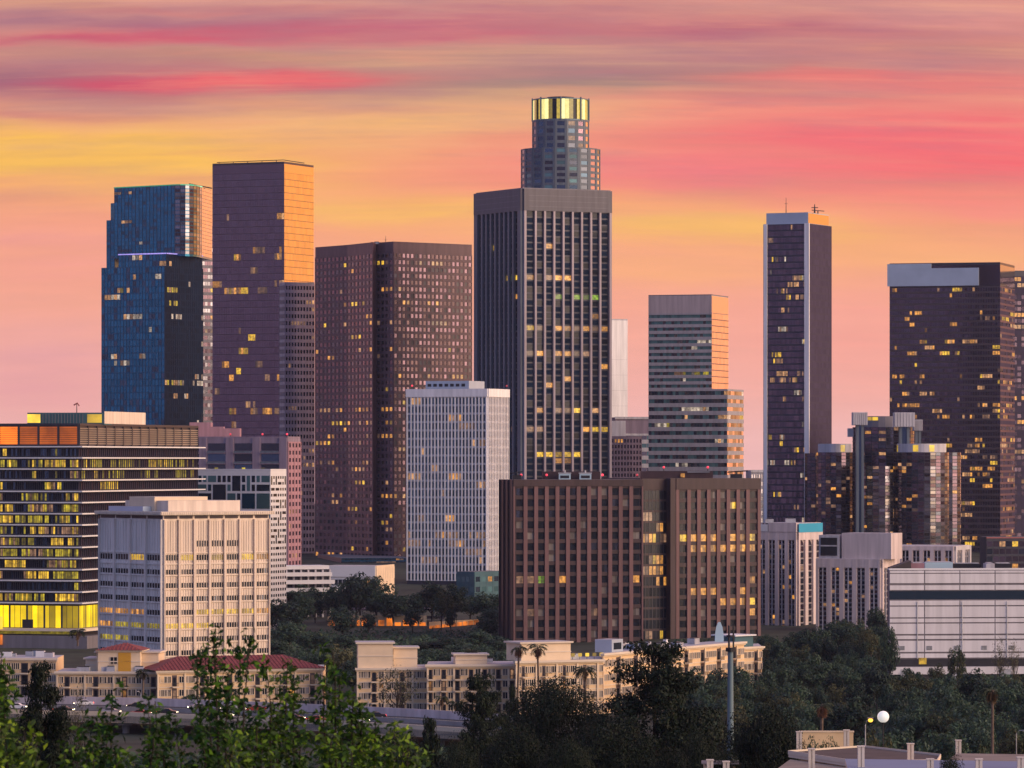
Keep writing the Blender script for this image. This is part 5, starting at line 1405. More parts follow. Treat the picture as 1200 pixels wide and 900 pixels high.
# ------------------------------------------------------------------ street, retaining wall and park behind the apartments
def street():
    D = 1560
    b = MB(); b.prism([(X(300, D), D), (X(600, D), D), (X(600, D + 26), D + 26), (X(300, D + 26), D + 26)], -.2, .12, 'asphalt'); b.build('street', loc=(0, 0, 0), kind='structure')
    w = thing('retaining_wall', (X(475, D), D + 30, 0), 'orange floodlit retaining wall seen between the park trees', 'wall')
    b = MB(); x0, x1 = X(384, D + 30), X(500, D + 30); b.box(x0, x1, D + 30, D + 30.6, -1, 5.2, 'stucco'); b.build('wall_face', w)
    b = MB()
    for k in range(12): b.box(lerp(x0, x1, k / 12) + .4, lerp(x0, x1, (k + 1) / 12) - .4, D + 29.92, D + 29.99, .3, 3.6 + .9 * math.sin(k * 2.1), 'orange_flood')  # glowing patches stand in for floodlight falling on the wall
    b.build('floodlight_standin', w, kind='stuff')
    w = thing('retaining_wall', (X(540, D), D + 20, 0), 'shorter orange lit wall climbing by the brown block', 'wall')
    b = MB(); b.prism([(X(502, D), D + 12), (X(560, D), D + 40), (X(560, D), D + 40.6), (X(502, D), D + 12.6)], -1, 3.6, 'stucco'); b.build('wall_face', w)
    b = MB(); f = Fr((X(502, D), D + 12), (X(560, D), D + 40))
    for k in range(9): b.fbox(f, f.w * k / 9 + .3, f.w * (k + 1) / 9 - .3, .02, .1, .5 + k * .1, 2.2 + k * .14, 'orange_flood')  # floodlight on this wall also made as glowing patches
    b.build('floodlight_standin', w, kind='stuff')
    s = thing('car_park_canopy', (X(470, D), D + 50, 0), 'purple grey open car park roof on thin columns above the orange wall', 'canopy')
    b = MB(); b.box(X(388, D + 50), X(520, D + 50), D + 50, D + 64, 6.4, 7.0, 'mauve_stucco'); b.build('roof', s)
    for k in range(12):
        b = MB(); xx = lerp(X(389, D + 50), X(519, D + 50), k / 11); b.box(xx - .25, xx + .25, D + 50.5, D + 51, -.5, 6.41, 'light_concrete'); b.build('column', s)
    b = MB(); b.box(X(388, D + 50), X(520, D + 50), D + 50.1, D + 50.3, 3.4, 4.4, 'mauve_stucco'); b.build('rail', s)
street()
# ------------------------------------------------------------------ vegetation
def quads_mesh(name, C, Nn, size, mats, rng, aspect=1.0, mi=None):
    """many small leaf faces: centres C, rough facing Nn"""
    n = len(C)
    a = rng.normal(size=(n, 3)); a -= (a * Nn).sum(1, keepdims=True) * Nn; a /= np.linalg.norm(a, axis=1, keepdims=True) + 1e-9
    b = np.cross(Nn, a)
    s = (size * rng.uniform(.6, 1.3, size=(n, 1)))
    a = a * s * aspect; b = b * s
    bend = Nn * s * .25
    V = np.stack([C - a, C - b * .6 + bend, C + a, C + b * .6 + bend], 1).reshape(-1, 3)
    me = bpy.data.meshes.new(name)
    me.vertices.add(4 * n); me.loops.add(4 * n); me.polygons.add(n)
    me.vertices.foreach_set('co', V.astype(np.float32).ravel())
    me.loops.foreach_set('vertex_index', np.arange(4 * n, dtype=np.int32))
    me.polygons.foreach_set('loop_start', np.arange(0, 4 * n, 4, dtype=np.int32))
    me.polygons.foreach_set('loop_total', np.full(n, 4, dtype=np.int32))
    for m in mats: me.materials.append(MATS[m])
    if mi is not None: me.polygons.foreach_set('material_index', mi.astype(np.int32))
    me.update(); me.validate()
    return me
def dirs(n, rng):
    v = rng.normal(size=(n, 3)); return v / np.linalg.norm(v, axis=1, keepdims=True)
def broad_crown(seed, n, leaf, mats, clumps=34, squash=1.0):
    """unit crown: 1 wide, from z=.18 to 1"""
    rng = np.random.default_rng(seed)
    cc = []
    while len(cc) < clumps:
        p = rng.uniform(-1, 1, 3)
        r = np.linalg.norm(p)
        if r > 1 or r < .35: continue
        cc.append(p)
    cc = np.array(cc); cr = rng.uniform(.20, .40, clumps)
    k = rng.integers(0, clumps, n)
    d = dirs(n, rng); rad = cr[k][:, None] * rng.uniform(.35, 1.0, (n, 1)) ** .5
    C = cc[k] * .78 + d * rad
    C[:, 2] *= .95
    N = d * .6 + dirs(n, rng) * .5 + np.array([0, 0, .35]); N /= np.linalg.norm(N, axis=1, keepdims=True)
    P = C.copy(); P[:, :2] *= .5; P[:, 2] = .20 + (P[:, 2] + 1) * .40
    mi = (rng.random(clumps) < .35)[k].astype(int) if len(mats) > 1 else None
    return quads_mesh('crown', P, N, leaf, mats, rng, 1.0, mi)
def pine_crown(seed, n, leaf, mats, low=.6, layers=11, base=.05):
    rng = np.random.default_rng(seed); br = []
    for l in range(layers):
        t = (l + rng.uniform(-.3, .3)) / layers; t = min(max(t, 0), 1)
        zc = base + (.97 - base) * t
        rr = .48 * (1 - t ** 2.0) ** .75 * (low + (1 - low) * min(1, t / .3)) + .03
        for q in range(rng.integers(10, 14)):
            an = rng.uniform(0, 2 * math.pi); L = rr * rng.uniform(.55, 1.12)
            br.append((an, L, zc + rng.uniform(-.03, .03), rng.uniform(.07, .125) * (1.1 - .5 * t)))
    w = np.array([b[1] + .05 for b in br]); k = rng.choice(len(br), n, p=w / w.sum()); B = np.array(br)[k]
    t = rng.uniform(.2, 1, n) ** .6
    x = np.cos(B[:, 0]) * B[:, 1] * t; y = np.sin(B[:, 0]) * B[:, 1] * t; z = B[:, 2] + .03 * t
    d = dirs(n, rng)
    C = np.stack([x, y, z], 1) + d * B[:, 3][:, None] * rng.uniform(.3, 1, (n, 1)) ** .5 * np.array([1.0, 1.0, .6])
    N = d * .6 + dirs(n, rng) * .5 + np.array([0, 0, .3]); N /= np.linalg.norm(N, axis=1, keepdims=True)
    return quads_mesh('crown', C, N, leaf, mats, rng, 1.3)
def palm_crown(seed, fronds, dry):
    """unit palm head: trunk top at z=1, head about 1 wide in its own scale (built separately, metres)"""
    rng = np.random.default_rng(seed); Cs = []; Ns = []; mi = []
    V = []; Fc = []; Mi = []
    def leaflet(a, b, c, m):
        n = len(V); V.extend([a, b, c]); Fc.append((n, n + 1, n + 2)); Mi.append(m)
    for k in range(fronds):
        an = rng.uniform(0, 2 * math.pi); hang = rng.uniform(-.2, 1.0) if k > dry else rng.uniform(-1.3, -.6)
        L = rng.uniform(1.5, 2.1) if k > dry else rng.uniform(1.2, 1.9)
        m = 0 if k > dry else 1
        p = np.array([0, 0, 0.0]); el = hang; h = np.array([math.cos(an), math.sin(an), 0]); side = np.array([-math.sin(an), math.cos(an), 0])
        pts = []
        for q in range(7):
            pts.append(p.copy()); p = p + (h * math.cos(el) + np.array([0, 0, math.sin(el)])) * L / 6; el -= .28
        for q in range(2, 7):
            for s in (-1, 1):
                for r in range(3):
                    o = pts[q] * (1 - r / 3) + pts[q - 1] * (r / 3); tip = o + side * s * rng.uniform(.45, .65) * (1 - .07 * q) + h * .35 - np.array([0, 0, rng.uniform(.12, .4)])
                    leaflet(o - h * .05, o + h * .09, tip, m)
        for q in range(6):
            leaflet(pts[q] + side * .05, pts[q] - side * .05, pts[q + 1], m)
    me = bpy.data.meshes.new('crown'); me.from_pydata([tuple(v) for v in V], [], Fc)
    me.materials.append(MATS['leaf_palm']); me.materials.append(MATS['leaf_dry']); me.polygons.foreach_set('material_index', Mi); me.update()
    return me
def trunk_mesh(seed, bark='bark', limbs=5, r=.025):
    rng = random.Random(seed); b = MB()
    b.tube([(0, 0, -.06), (.01, 0, .12), (.0, .015, .35), (.01, 0, .7)], [r * 1.3, r, r * .75, r * .25], bark, 7)
    for k in range(limbs):
        z0 = rng.uniform(.16, .45); an = rng.uniform(0, 6.28); L = rng.uniform(.18, .36)
        b.tube([(0, 0, z0), (math.cos(an) * L * .5, math.sin(an) * L * .5, z0 + .10), (math.cos(an) * L, math.sin(an) * L, z0 + .28)], [r * .5, r * .33, r * .12], bark, 5)
    return b.mesh('trunk')
def pine_trunk(seed):
    b = MB(); b.tube([(0, 0, -.05), (0, 0, .3), (.005, 0, .7), (0, 0, .97)], [.024, .018, .010, .003], 'bark', 7)
    return b.mesh('trunk')
PROTO = {}
def proto(kind):
    if kind in PROTO: return PROTO[kind]
    L = []
    if kind == 'grove': L = [(broad_crown(100 + i, 2600, .034, ['leaf_grove', 'leaf_hazed'], 30 + 4 * i), trunk_mesh(i)) for i in range(4)]
    if kind == 'olive': L = [(broad_crown(140 + i, 2200, .030, ['leaf_olive', 'leaf_grove'], 30), trunk_mesh(20 + i)) for i in range(2)]
    if kind == 'pale': L = [(broad_crown(150 + i, 750, .020, ['leaf_pale', 'leaf_olive'], 36), trunk_mesh(30 + i, limbs=14)) for i in range(2)]
    if kind == 'pine': L = [(pine_crown(200 + i, 38000, .0092, ['leaf_pine'], .62, 12), pine_trunk(i)) for i in range(3)]
    if kind == 'bushpine': L = [(broad_crown(230 + i, 32000, .0095, ['leaf_pine', 'leaf_pine'], 80), trunk_mesh(50 + i)) for i in range(3)]
    if kind == 'cypress': L = [(pine_crown(260 + i, 5000, .026, ['leaf_pine'], .7, 10), pine_trunk(i)) for i in range(2)]
    PROTO[kind] = L
    return L
TREE_N = [0]
def tree(name, kind, px, ytop, D, wpx, label, group=None, hmin=3.0, base=None):
    P = proto(kind); k = TREE_N[0]; TREE_N[0] += 1
    crown, trunk = P[k % len(P)]
    zg = ground(D) if base is None else base
    h = max(hmin, Z(ytop, D) - zg); w = wpx / F * D
    t = thing(name, (X(px, D), D, zg), label, 'tree', group)
    t.rotation_euler = (0, 0, k * 2.399); t.scale = (w, w, h)
    for nm, me in (('trunk', trunk), ('crown', crown)):
        o = bpy.data.objects.new(nm, me); COL.objects.link(o); o.parent = t
    return t
PALMS = []
def palm(px, ytop, D, label, size=1.0, dry=6, lean=0.0, base=None, group=None, seed=0):
    zg = ground(D) if base is None else base
    zt = Z(ytop, D) - 1.2 * size
    t = thing('palm_tree', (X(px, D), D, zg), label, 'palm tree', group)
    b = MB(); h = zt - zg
    b.tube([(-lean, 0, -.5), (-lean * .6, 0, h * .3), (-lean * .2, 0, h * .7), (0, 0, h)], [.34, .26, .22, .24], 'palm_bark', 8)
    o = bpy.data.objects.new('trunk', b.mesh('trunk')); COL.objects.link(o); o.parent = t
    o = bpy.data.objects.new('crown', palm_crown(300 + seed, 34, dry)); COL.objects.link(o); o.parent = t; o.location = (0, 0, h); o.scale = (size,) * 3
    return t

rt = random.Random(5)
# park trees between the cream office block and the brown block
G1 = 'trees of the park between the office blocks'
L1 = 'dark round tree massed in the park between the cream office block and the brown block'
for px, y, D, w in [(330, 700, 1500, 46), (352, 682, 1640, 40), (372, 690, 1610, 34), (398, 676, 1600, 46), (418, 672, 1590, 44), (440, 676, 1600, 50), (462, 690, 1590, 42), (484, 690, 1600, 44),
                    (505, 682, 1605, 46), (528, 684, 1610, 42), (548, 694, 1620, 38), (568, 690, 1600, 44), (580, 708, 1560, 36), (398, 705, 1500, 40), (340, 728, 1420, 50), (372, 738, 1380, 46), (326, 748, 1340, 40), (356, 760, 1280, 44),
                    (405, 742, 1400, 36), (574, 718, 1500, 34), (560, 735, 1420, 42), (580, 745, 1380, 36), (528, 748, 1400, 44), (498, 752, 1400, 40), (470, 755, 1380, 40), (440, 752, 1390, 34), (545, 752, 1350, 44),
                    (430, 718, 1530, 18), (486, 712, 1535, 22), (330, 772, 1250, 40), (352, 695, 1560, 36), (530, 712, 1536, 16), (572, 760, 1330, 36), (322, 705, 1560, 30)]:
    tree('park_tree', 'grove', px + rt.uniform(-3, 3), y + rt.uniform(-3, 3), D, w * rt.uniform(1.0, 1.25), L1, G1)
for k in range(26):
    yy = rt.uniform(752, 776); tree('park_tree', 'grove', rt.uniform(318, 592), yy, 51 * F / (yy - HOR), rt.uniform(32, 50), L1, G1)
tree('park_tree', 'olive', 517, 690, 1560, 34, 'taller loose tree with bare pale limbs above the orange lit wall')
tree('umbrella_pine', 'olive', 422, 668, 1620, 40, 'flat rounded light green tree poking above the park trees by the low pale building')
tree('street_tree', 'olive', 398, 752, 1180, 42, 'pale olive tree just left of the turreted stucco wing')
tree('bare_tree', 'pale', 466, 775, 1010, 64, 'pale thin leaved tree veiling the stucco windows under the turret')
# the wood on the slope at the right
G2 = 'trees of the wooded slope'
contour = lambda px: (746 - max(0, px - 925) / 120 * 44 if px < 1045 else 786)
def lay(y, h, near=640, far=1480):
    """the distance at which a tree h tall on the slope tops out at photo row y"""
    D = 1200
    for _ in range(12): D = (CAMZ - ground(D) - h) * F / (y - HOR)
    return min(max(D, near), far)
for dy in (0, 11, 22, 34, 47, 61, 77, 95):
    px = 806 + rt.uniform(0, 14)
    while px < 1215:
        c = contour(px) if px >= 890 else 778
        y = c + dy * (1.0 if px < 1045 else .62) + rt.uniform(-6, 6)
        h = rt.uniform(8, 13); D = lay(y, h)
        if px > 1035: D = min(D, 1190)
        if px < 890: D = min(D, 1060)
        w = h * rt.uniform(.62, .95) / D * F
        if y < 852:
            lab = ('grey green tree of the wooded slope between the brown block and the white panelled building' if px < 1040 else 'grey green round tree on the slope below the white panelled building')
            tree('hillside_tree', 'grove' if rt.random() < .78 else 'olive', px, y, D, w, lab, G2 if px < 1040 else 'trees below the white panelled building')
        px += w * rt.uniform(.45, .75)
for px, y, D, w, l in ((1122, 752, 1150, 26, 'slim upright tree standing before the lower white panels'), (1172, 738, 1140, 22, 'tall thin feathery tree rising before the white panels by the frame edge'), (1188, 744, 1145, 20, 'thin tree beside the tall feathery one, cut against white panels'), (1098, 775, 1130, 26, 'small round tree by the lit yellow opening of the white building')):
    tree('street_tree', 'pale' if w < 24 else 'olive', px, y, D, w, l)
def undergrowth():
    rng = np.random.default_rng(77); Cs = []; Ns = []
    for px0, px1, D0, D1, n in ((790, 1230, 640, 1480, 26000), (310, 600, 1180, 1545, 9000), (480, 900, 520, 930, 9000), (0, 560, 640, 900, 7000)):
        D = np.sqrt(rng.uniform(D0 ** 2, D1 ** 2, n)); px = rng.uniform(px0, px1, n)
        lump = np.sin(px * .11 + D * .013) * np.cos(px * .047 - D * .031) * .5 + .5
        z = np.array([ground(d) for d in D]) + rng.uniform(0, 1, n) * (.4 + 1.8 * lump)
        Cs.append(np.stack([(px - 600) / F * D, D, z], 1))
    C = np.concatenate(Cs); N = dirs(len(C), rng) + np.array([0, -.3, .9]); N /= np.linalg.norm(N, axis=1, keepdims=True)
    me = quads_mesh('undergrowth', C, N, .7, ['leaf_grove', 'leaf_grove'], rng, 1.2, (rng.random(len(C)) < .5).astype(int))
    o = bpy.data.objects.new('undergrowth', me); COL.objects.link(o); o['kind'] = 'stuff'
undergrowth()
# dark pines in front
G3 = None
for kind, px, y, D, w, l in (
    ('pine', 768, 748, 470, 196, 'largest dark pine, its top reaching the stucco roofline'),
    ('bushpine', 655, 784, 480, 138, 'broad dark pine below the two tall fan palms'),
    ('pine', 563, 784, 500, 92, 'dense dark columnar pine before the plain stucco wing'),
    ('bushpine', 893, 811, 440, 112, 'round dark pine beside the foot of the grey mast'),
    ('cypress', 502, 836, 480, 44, 'small dark cypress by the freeway barrier end'),
    ('bushpine', 722, 832, 430, 116, 'low dark bushy pine in front of the largest pine'),
    ('bushpine', 602, 836, 440, 100, 'low dark bushy pine at the foot of the columnar pine'),
    ('pine', 600, 800, 520, 36, 'slim dark pine tip between the columnar and broad pines'),
    ('bushpine', 820, 848, 430, 62, 'ragged dark pine below the mast, right of the largest pine'),
    ('bushpine', 540, 858, 430, 64, 'low dark pine at the bottom edge under the columnar pine'),
    ('bushpine', 662, 858, 410, 80, 'dark pine crown at the bottom edge under the broad pine'),
    ('bushpine', 785, 868, 410, 74, 'dark pine crown at the bottom edge under the largest pine'),
    ('bushpine', 1117, 870, 350, 42, 'small dark round pine cut by the bottom edge among the white posts'),
    ('bushpine', 468, 850, 470, 60, 'low dark bushy tree behind the leafy shoots by the freeway'),
    ('bushpine', 850, 872, 400, 50, 'small dark pine at the bottom edge by the pale house corner'),
    ('bushpine', 936, 868, 420, 34, 'dark shrubby pine touching the first white post')):
    tree('pine_tree', kind, px, y, D, w, l)
tree('pine_tree', 'pine', 48, 772, 250, 104, 'near black ragged pine standing over the freeway before the stucco wing')
tree('pine_tree', 'bushpine', 20, 838, 240, 70, 'dark spreading pine base low by the frame corner')
tree('bare_tree', 'pale', 92, 792, 700, 30, 'blurred grey brown tree beside the near black pine')
G4 = 'hedge trees along the freeway'
for px, y, w in ((222, 812, 40), (248, 816, 36), (352, 818, 36), (204, 820, 30), (330, 822, 26), (275, 822, 30)):
    tree('roadside_tree', 'grove', px, y, 1040, w, 'round green tree along the freeway below the red roofed stucco wing', G4)
# palms
palm(608, 752, 1030, 'tall fan palm with a shaggy head before the stucco wing, first of the pair', 1.25, 16, .6, seed=1)
palm(630, 750, 1028, 'tall fan palm with a shaggy head, second and fuller of the pair', 1.45, 18, -.5, seed=2)
palm(553, 756, 1070, 'fan palm rising over the stucco roof above the columnar pine', 1.2, 10, .2, seed=3)
palm(168, 781, 1040, 'blue green fan palm before the stucco wing with the ochre panel', 1.1, 8, .3, seed=4)
palm(518, 812, 1000, 'short palm by the stucco wall beside the small cypress', 1.0, 8, 0, seed=5)
palm(534, 818, 1000, 'short palm between the cypress and the columnar pine', 1.0, 8, 0, seed=6)
palm(686, 776, 900, 'palm head showing over the broad dark pine', 1.3, 4, 0, seed=7)
palm(91, 733, 1420, 'dark palm on the terrace of the ledged glass block', 1.6, 10, 0, base=2, seed=8)
palm(963, 818, 640, 'dry brown skirted palm by the walled garden behind the white posts', .95, 22, 0, seed=9)
palm(1163, 798, 700, 'dry brown skirted palm on the slope below the white panelled building', 1.2, 24, 0, seed=10)

# ------------------------------------------------------------------ freeway
ZR = 4.0
FE = [(pt(-60, 1000)), pt(150, 985), pt(330, 962), pt(470, 940), pt(600, 915)]
def fway():
    b = MB(); W = 42
    n = [Vector((0.06, 1)).normalized() for _ in FE]
    for i in range(len(FE) - 1):
        p, q = FE[i], FE[i + 1]; p2, q2 = p + n[i] * W, q + n[i + 1] * W
        b.prism([p, q, q2, p2], ZR - 1.4, ZR, 'concrete', 'asphalt')
    b.build('freeway', loc=(0, 0, 0), kind='structure')
    b = MB()
    for off, dash in ((1.2, False), (5, True), (8.6, True), (12.2, True), (16, False), (24, False), (28, True), (31.6, True), (36, False)):
        for i in range(len(FE) - 1):
            p, q = FE[i] + n[i] * off, FE[i + 1] + n[i] * off
            L = (q - p).length; d = (q - p) / L; m = Vector((-d.y, d.x)) * .09
            s = 0
            while s < L:
                e = min(L, s + (3.5 if dash else L)); a, c = p + d * s, p + d * e
                b.poly([(a.x - m.x, a.y - m.y, ZR + .004), (c.x - m.x, c.y - m.y, ZR + .004), (c.x + m.x, c.y + m.y, ZR + .004), (a.x + m.x, a.y + m.y, ZR + .004)], 'paint_line')
                s += 11 if dash else L + 1
    b.build('road_markings', loc=(0, 0, 0), kind='structure')
    for off, lab, m in ((0, 'pale concrete barrier along the near edge of the freeway deck', 'stucco_pale'), (20, 'concrete median barrier between the freeway carriageways', 'concrete'), (41.5, 'concrete wall along the far edge of the freeway below the stucco wings', 'mauve_concrete')):
        t = thing('road_barrier', (FE[0].x, FE[0].y + off, ZR), lab, 'barrier')
        b = MB()
        for i in range(len(FE) - 1):
            p, q = FE[i] + n[i] * off, FE[i + 1] + n[i] * off
            up = Vector((0, .35)); b.prism([p, q, q + up, p + up], ZR - (1.45 if off == 0 else .1), ZR + (.95 if off < 40 else 1.8), m)
        b.build('rail', t)
    for k in range(9):
        p = pt(20 + k * 62, 1000 - k * 9) + Vector((0, 8))
        t = thing('deck_pier', (p.x, p.y, 0), 'round concrete pier holding up the freeway deck', 'pier', 'piers under the freeway deck')
        b = MB(); b.tube([(p.x, p.y, -1), (p.x, p.y, ZR - 1.5)], [.8, .8], 'concrete', 12); b.build('column', t)
        b = MB(); b.box(p.x - 1.5, p.x + 1.5, p.y - 3, p.y + 3, ZR - 2.1, ZR - 1.39, 'concrete'); b.build('pier_cap', t)
fway()
def car_meshes(m):
    """a saloon car 4.5 m long, nose towards +x: body, glass, wheel, lamps"""
    def prof(b, pts, w, m, w2=None):
        k = len(pts); n = len(b.v); i = b.slot(m); w2 = w2 or [w] * k
        b.v += [(x_, -w2[j], z_) for j, (x_, z_) in enumerate(pts)] + [(x_, w2[j], z_) for j, (x_, z_) in enumerate(pts)]
        for j in range(k):
            q = (j + 1) % k; b.f.append((n + j, n + k + j, n + k + q, n + q)); b.m.append(i)
        b.f.append(tuple(n + j for j in range(k))); b.m.append(i); b.f.append(tuple(n + k + j for j in reversed(range(k)))); b.m.append(i)
    body = MB(); prof(body, [(-2.2, .35), (-2.25, .8), (-2.1, .95), (-1.3, 1.0), (-.75, 1.40), (.45, 1.42), (1.15, 1.0), (2.0, .88), (2.25, .65), (2.2, .32)], .88, m, [.86, .88, .86, .84, .66, .66, .84, .86, .86, .84])
    gl = MB(); prof(gl, [(-1.22, 1.02), (-.72, 1.36), (.42, 1.38), (1.05, 1.02)], .86, 'black_glass', [.845, .70, .70, .845])
    wh = MB()
    n = 12
    wh.tube([(0, -.1, 0), (0, .1, 0)], [.33, .33], 'tyre', n)
    wh.tube([(0, -.115, 0), (0, .115, 0)], [.18, .18], 'unit_metal', n)
    hl = MB(); hl.box(-.03, .03, -.16, .16, -.08, .08, 'head_lamp'); tl = MB(); tl.box(-.03, .03, -.16, .16, -.08, .08, 'tail_lamp')
    return body.mesh('body'), gl.mesh('windows'), wh.mesh('wheel'), hl.mesh('headlight'), tl.mesh('tail_light')
CARM = {}
def car(px, D, z, flip, m, label):
    if m not in CARM: CARM[m] = car_meshes(m)
    bo, gl, wh, hl, tl = CARM[m]
    t = thing('parked_car' if z < 3 else 'car', (X(px, D), D, z), label, 'car', 'cars on the freeway')
    t.rotation_euler = (0, 0, R(188 if flip else -9))
    def add(nm, me, loc):
        o = bpy.data.objects.new(nm, me); COL.objects.link(o); o.parent = t; o.location = loc
    add('body', bo, (0, 0, 0)); add('window', gl, (0, 0, 0))
    for sx in (-1.4, 1.42):
        for sy in (-.8, .8): add('wheel', wh, (sx, sy, .33))
    for sy in (-.6, .6): add('headlight', hl, (2.24, sy, .68)); add('tail_light', tl, (-2.26, sy, .78))
for px, D, fl, m, l in ((130, 993, 0, 'car_silver', 'silver car on the freeway below the turreted stucco wing'), (196, 990, 0, 'car_dark', 'dark car on the near carriageway below the red roof'),
                        (20, 1012, 0, 'car_white', 'white car on the freeway at the frame edge'), (262, 980, 0, 'car_white', 'white car on the freeway behind the leafy shoots'),
                        (345, 968, 0, 'car_dark', 'dark car by the near barrier in the middle of the freeway'), (300, 1004, 1, 'car_red', 'red car on the far carriageway'),
                        (160, 1016, 1, 'car_dark', 'dark car on the far carriageway below the ochre panel'), (392, 976, 1, 'car_silver', 'silver car near the end of the open freeway'),
                        (232, 1010, 1, 'car_silver', 'silver car on the far carriageway below the red roof'),
                        (75, 1000, 0, 'car_dark', 'dark car on the near carriageway beside the near black pine'), (165, 986, 0, 'car_red', 'red car on the near carriageway below the ochre panel'),
                        (98, 1026, 1, 'car_white', 'white car on the far carriageway below the flat roofed stucco wing'), (270, 1006, 1, 'car_white', 'white car on the far carriageway under the red roof'),
                        (318, 972, 0, 'car_silver', 'silver car on the near carriageway among the leafy shoots'), (420, 960, 0, 'car_white', 'white car on the near carriageway below the turreted wing'),
                        (440, 976, 1, 'car_dark', 'dark car on the far carriageway below the turreted wing'), (372, 962, 0, 'car_red', 'red car by the near barrier below the gap between stucco wings')):
    car(px, D, ZR + .01, fl, m, l)

for px, D, y in ((60, 1042, 806), (165, 1038, 810), (247, 1034, 812), (335, 1020, 816), (432, 1004, 820), (505, 985, 824)):
    x0 = X(px, D); t = thing('street_lamp', (x0, D, ZR), 'slender grey lighting pole along the far edge of the freeway', 'lamp', 'lighting poles of the freeway')
    b = MB(); zt = Z(y, D); b.tube([(x0, D, 0), (x0, D, zt - .5), (x0 - .4, D - .8, zt), (x0 - .6, D - 2.2, zt + .1)], [.12, .09, .07, .06], 'unit_metal', 7); b.build('post', t)
    b = MB(); b.box(x0 - .8, x0 - .4, D - 2.8, D - 2.0, zt + .02, zt + .18, 'unit_metal'); b.build('lamp_head', t)
# ------------------------------------------------------------------ mast
def mast():
    D = 455; zg = ground(D); x0 = X(856, D)
    t = thing('antenna_mast', (x0, D, zg), 'tall grey teal mast with a slim dark antenna head', 'mast')
    b = MB(); b.tube([(x0, D, zg - .5), (x0, D, zg + 6), (x0, D, Z(760, D))], [.42, .38, .27], 'mast_teal', 12); b.build('pole', t)
    b = MB(); zt = Z(760, D)
    for k in range(3):
        a = k * 2.1; b.tube([(x0 + .3 * math.cos(a), D + .3 * math.sin(a), zt - .2), (x0 + .3 * math.cos(a), D + .3 * math.sin(a), Z(733, D))], [.10, .10], 'dark_metal', 6)
    b.tube([(x0, D, zt - .3), (x0, D, zt + .1)], [.5, .5], 'dark_metal', 10); b.tube([(x0, D, zt + 1.2), (x0, D, zt + 1.35)], [.42, .42], 'dark_metal', 10)
    b.build('antenna_head', t)
mast()

